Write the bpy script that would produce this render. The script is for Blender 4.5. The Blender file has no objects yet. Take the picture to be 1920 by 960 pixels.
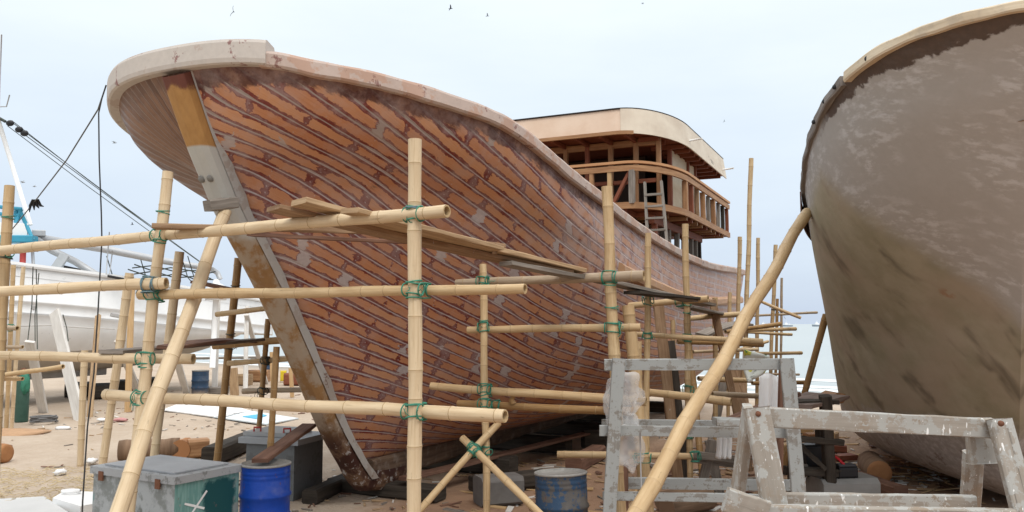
import bpy, math, random, bmesh
from mathutils import Vector, Matrix, noise as mnoise
rnd = random.Random(7)
scene = bpy.context.scene
COL = scene.collection
R = math.radians
# ------------------------------------------------------------------ camera
FPX, EYE = 1550.0, 2.55
PITCH = math.atan(127 / FPX)
cam_d = bpy.data.cameras.new("camera"); cam = bpy.data.objects.new("camera", cam_d); COL.objects.link(cam)
cam.location = (0, 0, EYE); cam.rotation_euler = (R(90) + PITCH, 0, 0)
cam_d.sensor_width = 36; cam_d.lens = 36 * FPX / 1920; cam_d.clip_end = 9000; cam_d.clip_start = 0.05
scene.camera = cam

def ray(px, py):
    x = (px - 960) / FPX; u = (480 - py) / FPX
    return Vector((x, math.cos(PITCH) - u * math.sin(PITCH), math.sin(PITCH) + u * math.cos(PITCH)))
def P(px, py, Y):                      # the place at distance Y seen in that direction
    d = ray(px, py); return Vector((0, 0, EYE)) + d * (Y / d.y)
def G(px, py, z=0.0):                  # the place on the ground
    d = ray(px, py); return Vector((0, 0, EYE)) + d * ((z - EYE) / d.z)
def at_plane(px, py, p0, n):
    d = ray(px, py); o = Vector((0, 0, EYE)); return o + d * ((Vector(p0) - o).dot(n) / d.dot(n))

# ------------------------------------------------------------------ mesh builder
class MB:
    def __init__(s): s.v = []; s.f = []; s.m = []; s.uv = []; s.sm = []
    def face(s, idx, uv=None, m=0, smooth=False):
        s.f.append(tuple(idx)); s.m.append(m); s.sm.append(smooth)
        s.uv.append(uv if uv else [(0.0, 0.0)] * len(idx))
    def grid(s, pts, uv=None, m=0, smooth=True, flip=False, closed=False):
        b = len(s.v); nr = len(pts); nc = len(pts[0])
        for r in pts: s.v.extend([tuple(p) for p in r])
        for i in range(nr - 1):
            for j in range(nc - (0 if closed else 1)):
                j2 = (j + 1) % nc
                q = [b + i * nc + j, b + i * nc + j2, b + (i + 1) * nc + j2, b + (i + 1) * nc + j]
                if uv:
                    w = [uv[i][j], uv[i][j + 1], uv[i + 1][j + 1], uv[i + 1][j]]
                else: w = None
                if flip: q.reverse(); w = w[::-1] if w else None
                s.face(q, w, m(i, j) if callable(m) else m, smooth)
    def poly(s, pts, m=0, uvs=1.0):
        b = len(s.v); s.v.extend([tuple(p) for p in pts])
        s.face(range(b, b + len(pts)), [(p[0] * uvs, p[1] * uvs) for p in pts], m)
    def beam(s, p0, p1, w, h, up=(0, 0, 1), seg=1, jit=0.0, taper=1.0, m=0, bow=0.0, roll=0.0):
        """rectangular timber from p0 to p1; w sideways, h along up; worn edges by jitter"""
        p0 = Vector(p0); p1 = Vector(p1); ax = p1 - p0; L = ax.length; ax.normalize()
        up = Vector(up); side = ax.cross(up)
        if side.length < 1e-4: side = ax.cross(Vector((1, 0, 0)))
        side.normalize(); up = side.cross(ax).normalized()
        if roll:
            q = Matrix.Rotation(roll, 3, ax); side = q @ side; up = q @ up
        rings = []; u0 = rnd.uniform(0, 50); c = min(w, h) * 0.13
        prof = [(-w/2+c, -h/2), (w/2-c, -h/2), (w/2, -h/2+c), (w/2, h/2-c), (w/2-c, h/2), (-w/2+c, h/2), (-w/2, h/2-c), (-w/2, -h/2+c)]
        per = [0]
        for k in range(8):
            a = prof[k]; b2 = prof[(k + 1) % 8]; per.append(per[-1] + math.hypot(a[0]-b2[0], a[1]-b2[1]))
        uv = []
        for i in range(seg + 1):
            t = i / seg; tp = 1 + (taper - 1) * t; c0 = p0 + ax * (L * t) + up * (bow * 4 * t * (1 - t))
            rings.append([c0 + side * (a * tp + rnd.uniform(-jit, jit)) + up * (b2 * tp + rnd.uniform(-jit, jit)) for a, b2 in prof])
            uv.append([(u0 + L * t, p) for p in per])
        b = len(s.v); s.grid(rings, uv, m, False, False, True)
        n = len(rings)
        s.face([b + k for k in range(8)], [(u0 + prof[k][0], prof[k][1]) for k in range(8)], m)
        s.face([b + (n - 1) * 8 + k for k in reversed(range(8))], [(u0 + prof[k][0], prof[k][1]) for k in reversed(range(8))], m)
    def box(s, c, sx, sy, sz, rz=0.0, m=0, jit=0.0):
        c = Vector(c); a = Vector((math.cos(rz), math.sin(rz), 0))
        s.beam(c - a * sx / 2, c + a * sx / 2, sy, sz, (0, 0, 1), 1, jit, 1, m)
    def tube(s, pts, r, n=8, caps=True, m=0, smooth=True):
        pts = [Vector(p) for p in pts]; rings = []; uv = []
        rr = r if hasattr(r, '__len__') else [r] * len(pts)
        ref = None; acc = rnd.uniform(0, 30)
        for i, p in enumerate(pts):
            t = (pts[min(i + 1, len(pts) - 1)] - pts[max(i - 1, 0)]).normalized()
            if ref is None:
                ref = t.cross(Vector((0, 0, 1)));
                if ref.length < 1e-3: ref = Vector((1, 0, 0))
            ref = (ref - t * ref.dot(t)).normalized(); b2 = t.cross(ref)
            if i: acc += (p - pts[i - 1]).length
            rings.append([p + (ref * math.cos(2 * math.pi * k / n) + b2 * math.sin(2 * math.pi * k / n)) * rr[i] for k in range(n)])
            uv.append([(acc, k / n) for k in range(n + 1)])
        b = len(s.v); s.grid(rings, uv, m, smooth, False, True)
        if caps:
            s.face([b + k for k in range(n)], None, m if not callable(m) else 0); s.face([b + (len(pts) - 1) * n + k for k in reversed(range(n))], None, m if not callable(m) else 0)
    def lathe(s, c, prof, n=32, m=0, smooth=True, axis=(0, 0, 1)):
        ax = Vector(axis).normalized(); a = ax.cross(Vector((0, 1, 0)))
        if a.length < 1e-3: a = Vector((1, 0, 0))
        a.normalize(); b2 = ax.cross(a); c = Vector(c)
        rings = [[c + ax * z + (a * math.cos(2 * math.pi * k / n) + b2 * math.sin(2 * math.pi * k / n)) * r for k in range(n)] for r, z in prof]
        uv = [[(k / n, z) for k in range(n + 1)] for r, z in prof]
        s.grid(rings, uv, m, smooth, True, True)
    def blob(s, c, rx, ry, rz, n=10, amp=0.2, f=2.0, m=0, seed=0.0):
        c = Vector(c); rings = []
        for i in range(n + 1):
            th = math.pi * i / n; row = []
            for k in range(2 * n):
                ph = math.pi * k / n; d = Vector((math.sin(th) * math.cos(ph), math.sin(th) * math.sin(ph), math.cos(th)))
                q = 1 + amp * mnoise.noise(d * f + Vector((seed, seed * 2.1, 0)))
                row.append(c + Vector((d.x * rx, d.y * ry, d.z * rz)) * q)
            rings.append(row)
        s.grid(rings, [[(k / n, i / n) for k in range(2 * n + 1)] for i in range(n + 1)], m, True, True, True)
    def build(s, name, mats, parent=None, origin=None, bevel=0.0):
        me = bpy.data.meshes.new(name)
        o = None
        if origin is None and parent is None and s.v:
            xs = [p[0] for p in s.v]; ys = [p[1] for p in s.v]; zs = [p[2] for p in s.v]
            origin = ((min(xs) + max(xs)) / 2, (min(ys) + max(ys)) / 2, min(zs))
        elif origin is None and s.v:
            n = len(s.v); origin = (sum(p[0] for p in s.v) / n, sum(p[1] for p in s.v) / n, sum(p[2] for p in s.v) / n)
        o = Vector(origin)
        me.from_pydata([tuple(Vector(p) - o) for p in s.v], [], s.f)
        if not isinstance(mats, (list, tuple)): mats = [mats]
        for x in mats: me.materials.append(x)
        uvl = me.uv_layers.new(name="UVMap").data; k = 0
        for pi, poly in enumerate(me.polygons):
            poly.material_index = s.m[pi]; poly.use_smooth = s.sm[pi]
            for c in s.uv[pi]: uvl[k].uv = c; k += 1
        me.update()
        ob = bpy.data.objects.new(name, me); COL.objects.link(ob); ob.location = o
        if parent: adopt(ob, parent)
        if bevel:
            bv = ob.modifiers.new("bevel", 'BEVEL'); bv.width = bevel; bv.segments = 2; bv.limit_method = 'ANGLE'
        return ob
def world_loc(o):
    l = Vector(o.location)
    p = o.parent
    while p: l = l + Vector(p.location); p = p.parent
    return l
def adopt(o, parent):
    o.location = Vector(o.location) - world_loc(parent); o.parent = parent
def empty(name, loc):
    e = bpy.data.objects.new(name, None); COL.objects.link(e); e.location = loc; e.empty_display_size = 0.2; return e
def tag(o, label, cat, group=None):
    o["label"] = label; o["category"] = cat; o["kind"] = "thing"
    if group: o["group"] = group
    return o
def structure(o): o["kind"] = "structure"; return o

# ------------------------------------------------------------------ node helper
class NT:
    def __init__(s, name):
        s.mat = bpy.data.materials.new(name); s.mat.use_nodes = True; s.t = s.mat.node_tree
        s.bsdf = s.t.nodes["Principled BSDF"]; s.bsdf.inputs["Specular IOR Level"].default_value = 0.25
    def node(s, typ, **kw):
        n = s.t.nodes.new(typ)
        for k, v in kw.items(): setattr(n, k, v)
        return n
    def put(s, sock, val):
        if isinstance(val, bpy.types.NodeSocket): s.t.links.new(val, sock)
        elif val is not None:
            if hasattr(sock.default_value, '__len__') and not hasattr(val, '__len__'): val = (val,) * len(sock.default_value)
            if hasattr(sock.default_value, '__len__') and len(sock.default_value) == 4 and len(val) == 3: val = tuple(val) + (1,)
            sock.default_value = val
    def math(s, op, a, b=None, c=None, clamp=False):
        n = s.node('ShaderNodeMath', operation=op); n.use_clamp = clamp
        s.put(n.inputs[0], a); s.put(n.inputs[1], b)
        if c is not None: s.put(n.inputs[2], c)
        return n.outputs[0]
    def add(s, a, b): return s.math('ADD', a, b)
    def sub(s, a, b): return s.math('SUBTRACT', a, b)
    def mul(s, a, b): return s.math('MULTIPLY', a, b)
    def vmul(s, v, k):
        n = s.node('ShaderNodeVectorMath', operation='MULTIPLY'); s.put(n.inputs[0], v); s.put(n.inputs[1], k); return n.outputs[0]
    def vadd(s, v, k):
        n = s.node('ShaderNodeVectorMath', operation='ADD'); s.put(n.inputs[0], v); s.put(n.inputs[1], k); return n.outputs[0]
    def step(s, x, lo, hi):          # smooth 0..1 between lo and hi
        n = s.node('ShaderNodeMapRange'); n.interpolation_type = 'SMOOTHSTEP'
        s.put(n.inputs[0], x); s.put(n.inputs[1], lo); s.put(n.inputs[2], hi); n.inputs[3].default_value = 0; n.inputs[4].default_value = 1
        return n.outputs[0]
    def noise(s, v, scale, detail=3, rough=0.55, out=0):
        n = s.node('ShaderNodeTexNoise'); s.put(n.inputs['Vector'], v); n.inputs['Scale'].default_value = scale
        n.inputs['Detail'].default_value = detail; n.inputs['Roughness'].default_value = rough; return n.outputs[out]
    def voro(s, v, scale, feature='F1', out='Distance'):
        n = s.node('ShaderNodeTexVoronoi', feature=feature); s.put(n.inputs['Vector'], v); n.inputs['Scale'].default_value = scale; return n.outputs[out]
    def white(s, v):
        n = s.node('ShaderNodeTexWhiteNoise', noise_dimensions='3D'); s.put(n.inputs['Vector'], v); return n.outputs['Value']
    def mix(s, f, a, b, mode='MIX'):
        n = s.node('ShaderNodeMix', data_type='RGBA', blend_type=mode); s.put(n.inputs[0], f); s.put(n.inputs[6], a); s.put(n.inputs[7], b); return n.outputs[2]
    def ramp(s, f, stops):
        n = s.node('ShaderNodeValToRGB'); s.put(n.inputs[0], f); e = n.color_ramp.elements
        while len(e) < len(stops): e.new(0.5)
        for k, (p, c) in enumerate(stops): e[k].position = p; e[k].color = (*c, 1)
        return n.outputs[0]
    def xyz(s, v):
        n = s.node('ShaderNodeSeparateXYZ'); s.put(n.inputs[0], v); return n.outputs
    def comb(s, x, y, z=0.0):
        n = s.node('ShaderNodeCombineXYZ'); s.put(n.inputs[0], x); s.put(n.inputs[1], y); s.put(n.inputs[2], z); return n.outputs[0]
    def pos(s): return s.node('ShaderNodeNewGeometry').outputs['Position']
    def objc(s): return s.node('ShaderNodeTexCoord').outputs['Object']
    def uvc(s): return s.node('ShaderNodeTexCoord').outputs['UV']
    def orand(s): return s.node('ShaderNodeObjectInfo').outputs['Random']
    def bump(s, h, strength=0.3, dist=0.02):
        n = s.node('ShaderNodeBump'); n.inputs['Strength'].default_value = strength; n.inputs['Distance'].default_value = dist
        s.put(n.inputs['Height'], h); s.t.links.new(n.outputs[0], s.bsdf.inputs['Normal'])
    def out(s, col, rough=0.7, metal=0.0):
        s.put(s.bsdf.inputs['Base Color'], col); s.put(s.bsdf.inputs['Roughness'], rough); s.put(s.bsdf.inputs['Metallic'], metal); return s.mat
def plain(name, col, rough=0.7, metal=0.0, var=0.15, scale=6.0):
    t = NT(name); p = t.pos(); f = t.noise(p, scale, 4)
    c = t.mix(f, tuple(x * (1 - var) for x in col), tuple(min(1, x * (1 + var)) for x in col)); return t.out(c, rough, metal)
def wood(name, light, dark, rough=0.75, grain=30.0, knots=True, splat=None, splat_amt=0.0, stain=None, stain_amt=0.5, paint=None, paint_amt=0.5):
    """sawn timber: streaks along the length (UV.x), blotches, optional worn paint and paint splashes"""
    t = NT(name); uv = t.uvc(); u = t.vadd(uv, t.comb(t.mul(t.orand(), 37.0), t.mul(t.orand(), 11.0)))
    g = t.noise(t.vmul(u, (1.3, grain, 1)), 1.0, 5, 0.65)
    big = t.noise(t.vmul(u, (1.2, 3.5, 1)), 1.6, 3)
    f = t.add(t.mul(g, 0.75), t.mul(big, 0.45)); f = t.step(f, 0.35, 0.85)
    c = t.mix(f, dark, light)
    c = t.mix(t.mul(t.orand(), 0.3), c, dark)
    crack = t.step(t.noise(t.vmul(u, (0.7, grain * 1.7, 1)), 1.0, 3), 0.66, 0.74)
    c = t.mix(t.mul(crack, 0.6), c, tuple(x * 0.25 for x in dark))
    p = t.pos()
    if stain: c = t.mix(t.mul(t.step(t.noise(p, 5.0, 5, 0.65), 0.5, 0.66), stain_amt), c, stain)
    if paint: c = t.mix(t.step(t.add(t.noise(p, 9.0, 7, 0.7), t.mul(t.sub(g, 0.5), 0.35)), 0.62 - paint_amt * 0.25, 0.66 - paint_amt * 0.25), c, paint)
    if splat:
        v1 = t.noise(t.vmul(p, (48, 48, 13)), 1.0, 2, 0.5); v2 = t.noise(p, 90.0, 2)
        m = t.math('MAXIMUM', t.step(v1, 0.72 - splat_amt * 0.1, 0.75 - splat_amt * 0.1), t.step(v2, 0.74 - splat_amt * 0.08, 0.77 - splat_amt * 0.08))
        c = t.mix(t.mul(m, 0.85), c, splat)
    t.bump(t.add(g, t.mul(crack, -1.0)), 0.35, 0.006)
    return t.out(c, rough)
SKY_STOPS = [(.08, (.535, .62, .755)), (.21, (.575, .665, .80)), (.33, (.655, .75, .87)), (.48, (.765, .855, .935)), (.64, (.90, .97, .995)), (1.0, (1.0, 1.0, 1.0))]
SKY_STRENGTH = 1.05; ZENITH = 1.7; SUN_E = 1.3; SUN_AZ = 160; EXPO = 0.14
# ------------------------------------------------------------------ the two big wooden hulls
def interp(tab, x):
    if x <= tab[0][0]: return tab[0][1]
    for k in range(len(tab) - 1):
        x0, y0 = tab[k]; x1, y1 = tab[k + 1]
        if x <= x1:
            # smooth (Catmull-Rom) interpolation
            ym = tab[k - 1][1] if k else y0 - (y1 - y0); xm = tab[k - 1][0] if k else x0 - (x1 - x0)
            yp = tab[k + 2][1] if k + 2 < len(tab) else y1 + (y1 - y0); xp = tab[k + 2][0] if k + 2 < len(tab) else x1 + (x1 - x0)
            m0 = (y1 - ym) / (x1 - xm) * (x1 - x0); m1 = (yp - y0) / (xp - x0) * (x1 - x0); t = (x - x0) / (x1 - x0)
            return (2*t**3 - 3*t*t + 1) * y0 + (t**3 - 2*t*t + t) * m0 + (-2*t**3 + 3*t*t) * y1 + (t**3 - t*t) * m1
    return tab[-1][1]
class Hull:
    """s = metres aft of the forefoot along the boat, t = metres to port, z = height"""
    def __init__(h, O, heading, B, Ltop, Lbot, sheer, stem, s_end, ptop=2.4, qtop=2.0, zb=0.55, bilge=0.42, f0=0.25, f1=0.95, pb=1.55, se=(2.6, 1.9), fb=0.90):
        h.O = Vector(O); h.a = Vector((math.sin(heading), math.cos(heading), 0)); h.r = Vector((math.cos(heading), -math.sin(heading), 0))
        h.B, h.Lt, h.Lb, h.sheer, h.stem, h.send, h.pt, h.qt, h.zb, h.bil, h.f0, h.f1, h.pb = B, Ltop, Lbot, sheer, stem, s_end, ptop, qtop, zb, bilge, f0, f1, pb; h.se = se; h.fb = fb
    def W(h, s, t, z): return h.O + h.a * s + h.r * t + Vector((0, 0, z))
    def zs(h, s): return interp(h.sheer, s)
    def sst(h, z): return interp(h.stem, z)          # stem rabbet: z -> s
    def half(h, s, z, z_top):
        ze = max(0.0, min(1.0, (z - h.zb) / (z_top - h.zb)))
        # midship section: round bilge, upright side with a little flare
        zz = min(1.0, ze / h.bil)
        mid = h.B * (h.fb + (1 - h.fb) * ze) * (1 - (1 - zz) ** h.se[0]) ** (1 / h.se[1])
        st = h.sst(z); L = h.Lb + (h.Lt - h.Lb) * ze
        x = max(0.0, min(1.0, (s - st) / L)); k = max(0.0, min(1.0, (ze - h.f0) / (h.f1 - h.f0))); k = k * k * (3 - 2 * k)
        p = h.pb + (h.pt - h.pb) * min(1.0, ze / h.f1); q = 1.0 + (h.qt - 1.0) * k
        E = (1 - (1 - x) ** p) ** (1 / q)
        t = mid * E
        if s > 8.5: t *= 1 - ((s - 8.5) / (h.send - 8.5)) ** 2 * (0.10 + 0.25 * (1 - ze) ** 1.5)
        return t
    def lines(h, n_s, n_z):
        """grid of points of one side: rows = strake lines (top to bottom), columns = stations"""
        top0 = h.sheer[0]; rows = []
        for j in range(n_z + 1):
            f = 1 - (j / n_z)
            # stem start of this line
            ztop0 = h.zs(top0[0]); z0 = h.zb + (ztop0 - h.zb) * f; s0 = h.sst(z0)
            row = []
            for i in range(n_s + 1):
                u = (i / n_s) ** 1.9; s = s0 + (h.send - s0) * u
                zt = h.zs(s); z = h.zb + (zt - h.zb) * f
                # keep the start exactly on the stem
                z = z + (z0 - (h.zb + (h.zs(s0) - h.zb) * f)) * (1 - u) ** 6
                rise = max(0.0, (s - (h.send - 6)) / 6) ** 2 * 0.9 * (1 - f) ** 2
                row.append((s, h.half(s, z, zt), z + rise))
            rows.append(row)
        return rows
    def gun(h, s, side, out=0.0, dz=0.0):
        zt = h.zs(s); t = h.half(s, zt, zt) + out
        return h.W(s, side * t, zt + dz)
    def gunwale_path(h, s_from, s_to, n, level=0.0):
        """plan points (s,t) of the sheer from port s_from round the bow to starboard s_to, with outward normals"""
        s0 = h.sst(h.zs(h.sheer[0][0]))
        for _ in range(30): s0 = h.sst(h.zs(s0))
        pts = []
        for i in range(n + 1):                      # port, aft to bow
            u = (i / n); s = s_from + (s0 - s_from) * (1 - (1 - u) ** 2.4); pts.append((s, h.half(s, h.zs(s) + level, h.zs(s)), h.zs(s)))
        for i in range(1, n + 1):
            u = 1 - (i / n); s = s_to + (s0 - s_to) * (1 - (1 - u) ** 2.4); pts.append((s, -h.half(s, h.zs(s) + level, h.zs(s)), h.zs(s)))
        return pts
    def sweep(h, mb, pts, prof, m=0, closed_ends=True, jit=0.0):
        """sweep profile [(outward, up)] along plan points (s,t,z)"""
        rings = []; n = len(pts); uv = []; acc = 0
        for i, (s, t, z) in enumerate(pts):
            a = pts[max(i - 1, 0)]; b = pts[min(i + 1, n - 1)]
            ds, dt = b[0] - a[0], b[1] - a[1]; L = math.hypot(ds, dt) or 1
            ns, nt = dt / L, -ds / L                 # outward (port going forward -> +t)
            if i: acc += math.dist(pts[i], pts[i - 1])
            rings.append([h.W(s + ns * (o + jit * mnoise.noise(Vector((acc * 3.1, u * 9, 4)))), t + nt * (o + jit * mnoise.noise(Vector((acc * 3.1, u * 9, 4)))), z + u + jit * mnoise.noise(Vector((acc * 3.1, u * 9, 1)))) for o, u in prof]); uv.append([(acc, k * 0.2) for k in range(len(prof) + 1)])
        b0 = len(mb.v); k = len(prof); mb.grid(rings, uv, m, False, False, True)
        if closed_ends:
            mb.face([b0 + i for i in range(k)], None, m); mb.face([b0 + (n - 1) * k + i for i in reversed(range(k))], None, m)

SHEER = [(-3.4, 5.39), (-3.02, 5.33), (-2.7, 5.25), (-2.31, 5.205), (-1.86, 5.16), (-1.4, 5.12), (-.82, 5.08), (-.4, 5.03), (-.05, 4.96), (.49, 4.83), (1.13, 4.69), (1.7, 4.60), (2.29, 4.525), (2.86, 4.44), (3.81, 4.32), (5.22, 4.19), (6.31, 4.11), (7.93, 4.01), (10.78, 3.96), (14.8, 4.09), (17.6, 4.18)]
STEM = [(-.2, .9), (.2, .62), (.41, .3), (.75, -.02), (1.15, -.36), (1.76, -.77), (2.39, -1.21), (3.06, -1.68), (3.9, -2.36), (4.24, -2.58), (4.62, -2.82), (4.95, -3.0), (5.38, -3.22), (5.7, -3.34)]
H1 = Hull((-2.32, 11.8, 0), R(25), 2.9, 6.0, 9.5, SHEER, STEM, 17.6, 3.0, 2.5, f0=0.79, f1=0.95)
SH2 = [(-4.4, 5.3), (-3.5, 5.22), (-2.6, 5.05), (-1.6, 4.8), (-.6, 4.55), (.6, 4.35), (2.5, 4.2), (6, 4.1), (12, 4.1)]
STEM2 = [(-.2, 1.2), (.2, .7), (.41, .3), (.75, -.05), (1.15, -.5), (1.76, -1.1), (2.39, -1.7), (3.06, -2.3), (3.9, -3.1), (4.24, -3.4), (4.62, -3.75), (4.95, -4.0), (5.3, -4.3), (5.7, -4.5)]
H2 = Hull((6.45, 10.72, 0), R(28), 2.64, 5.6, 4.8, SH2, STEM2, 12.0, 2.2, 2.0, zb=0.12, bilge=0.24, f0=0.5, f1=0.9, pb=2.2, se=(3.0, 2.4), fb=0.97)

def hull_mesh(h, sides, pw_f, n_s=110, n_z=46):
    """planked skin; UV = (frame coordinate along the plank, plank number)"""
    mb = MB(); rows = h.lines(n_s, n_z)
    # girth from the sheer and arc length along
    nS = n_s + 1; girth = [[0.0] * nS for _ in rows]; arc = [[0.0] * nS for _ in rows]
    for j in range(len(rows)):
        for i in range(nS):
            if j: girth[j][i] = girth[j - 1][i] + math.dist(rows[j][i], rows[j - 1][i]) * abs(1) if False else girth[j - 1][i] + math.hypot(rows[j][i][1] - rows[j - 1][i][1], rows[j][i][2] - rows[j - 1][i][2])
            if i: arc[j][i] = arc[j][i - 1] + math.dist(rows[j][i], rows[j][i - 1])
    for side in sides:
        P_ = [[h.W(s, side * t, z) for s, t, z in row] for row in rows]
        uv = [[pw_f(h, rows[j][i], girth[j][i], arc[j][i]) for i in range(nS)] for j in range(len(rows))]
        mb.grid(P_, uv, 0, True, side > 0); mb.girth = getattr(mb, 'girth', []) + [q for r_ in girth for q in r_]
    return mb
def planks1(h, p, g, arc):
    s, t, z = p
    sl = 0.58
    def drop(a): return 0.55 * (1 - math.exp(-a / 1.3)) + sl * a if a < 2.4 else 0.46 + sl * (2.4 + 2.6 * (1 - math.exp(-(a - 2.4) / 2.6)))
    ref = h.zs(s) - (5.34 - drop(arc))              # girth at which the plank that leaves the stemhead lies here
    k = min(1.0, max(0.0, (s + 2.5) / 12.0)); k = 1 - (1 - k) ** 1.6; pw = 0.305 * (1 - k) + 0.145 * k
    return ((arc + g * 0.75) / 0.60, (g - ref) / pw + 40)
# ------------------------------------------------------------------ materials
def bamboo_mat(name, a, b, c):
    t = NT(name); uv = t.uvc(); r = t.orand()
    u = t.vadd(uv, t.comb(t.mul(r, 53.0), t.mul(r, 7.0)))
    st = t.noise(t.vmul(u, (1.5, 14, 1)), 1.0, 5, 0.6)
    bl = t.noise(t.vmul(u, (2.2, 3.0, 1)), 1.3, 4, 0.6)
    col = t.mix(t.step(bl, 0.35, 0.7), a, b)
    col = t.mix(t.mul(t.step(st, 0.48, 0.72), 0.7), col, c)
    col = t.mix(t.mul(r, 0.35), col, b)
    spots = t.step(t.noise(t.vmul(u, (7, 18, 1)), 1.0, 4, 0.65), 0.62, 0.74)
    col = t.mix(t.mul(t.step(t.noise(t.vmul(u, (.8, 2.0, 1)), 1.0, 5, .65), .52, .70), .5), col, c)
    col = t.mix(t.mul(spots, 0.55), col, (0.07, 0.045, 0.025))
    t.bump(st, 0.15, 0.004)
    return t.out(col, 0.48)
BAM = {'pale': bamboo_mat("bamboo_pale", (.65, .52, .345), (.56, .425, .265), (.40, .28, .16)),
       'tan': bamboo_mat("bamboo_tan", (.56, .415, .24), (.46, .315, .165), (.32, .20, .095)),
       'brown': bamboo_mat("bamboo_brown", (.38, .235, .105), (.30, .175, .07), (.19, .10, .04)),
       'grey': bamboo_mat("bamboo_grey", (.44, .35, .25), (.33, .25, .17), (.22, .15, .10))}
bam_node = plain("bamboo_node_ring", (.36, .25, .135), .7, 0, .35, 30)
bam_cut = plain("bamboo_cut_end", (.46, .33, .18), .8, 0, .3, 40)
plank_old = wood("plank_scaffold", (.40, .27, .165), (.17, .095, .05), .8, 26, splat=(.5, .47, .42), splat_amt=.1)
plank_pale = wood("plank_pale", (.52, .37, .22), (.26, .16, .085), .75, 26)
plank_grey = wood("plank_weathered", (.34, .30, .26), (.13, .11, .09), .85, 30)
plank_dark = wood("timber_dark", (.085, .07, .055), (.025, .02, .016), .9, 20)
plank_red = wood("plank_redbrown", (.27, .15, .10), (.10, .05, .035), .8, 24)
new_wood = wood("new_timber", (.47, .27, .135), (.26, .125, .058), .6, 22)
new_red = wood("new_timber_red", (.30, .105, .055), (.16, .05, .028), .65, 22)
new_pale = wood("new_timber_pale", (.60, .42, .23), (.42, .26, .12), .6, 16)
log_bark = wood("log_bark", (.30, .20, .13), (.13, .08, .05), .9, 14)
log_cut = wood("log_cut", (.46, .23, .10), (.28, .12, .05), .8, 10)
grey_paint = wood("grey_painted_board", (.28, .265, .24), (.19, .175, .155), .7, 28, paint=(.31, .32, .31), paint_amt=.78, splat=(.12, .11, .10), splat_amt=.1)
splat_wood = wood("paint_spattered_board", (.37, .335, .29), (.24, .21, .175), .8, 24, paint=(.36, .355, .33), paint_amt=.5, splat=(.80, .80, .78), splat_amt=.45, stain=(.25, .18, .12), stain_amt=.55)
splat_red = wood("paint_spattered_red", (.30, .17, .13), (.15, .08, .06), .8, 24, splat=(.85, .85, .83), splat_amt=.6)
ply_orange = wood("plywood_orange", (.70, .55, .43), (.60, .43, .31), .65, 5)
ply_cream = wood("plywood_cream", (.66, .58, .44), (.52, .43, .30), .6, 5)
ply_white = wood("fascia_cream", (.70, .62, .50), (.55, .46, .36), .6, 5)
tar = plain("tar_edge", (.035, .03, .03), .7)
shade_in = plain("painted_interior_shade", (.06, .04, .03), .9)  # near-black inner walls: the cabin's shade is put into their colour
twine = plain("green_twine", (.05, .215, .145), .6, 0, .4, 40)
twine_blue = plain("bluegrey_twine", (.14, .22, .25), .6, 0, .4, 40)
twine_dark = plain("dark_cord", (.06, .07, .06), .7, 0, .3, 40)
cable = plain("black_cable", (.035, .033, .033), .6)
steel = plain("galvanised_steel", (.45, .46, .47), .5, .3)
rust = plain("rusty_iron", (.16, .07, .04), .8, 0, .4, 40)
white_paint = plain("white_paint", (.80, .80, .79), .45, 0, .03, 2)
white_grubby = wood("white_painted_board", (.72, .70, .66), (.52, .49, .45), .7, 12)
blue_frame = plain("turquoise_paint", (.05, .28, .40), .5)
red_paint = plain("red_paint", (.42, .06, .05), .5)
black_plastic = plain("black_plastic", (.02, .02, .022), .4)

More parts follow.
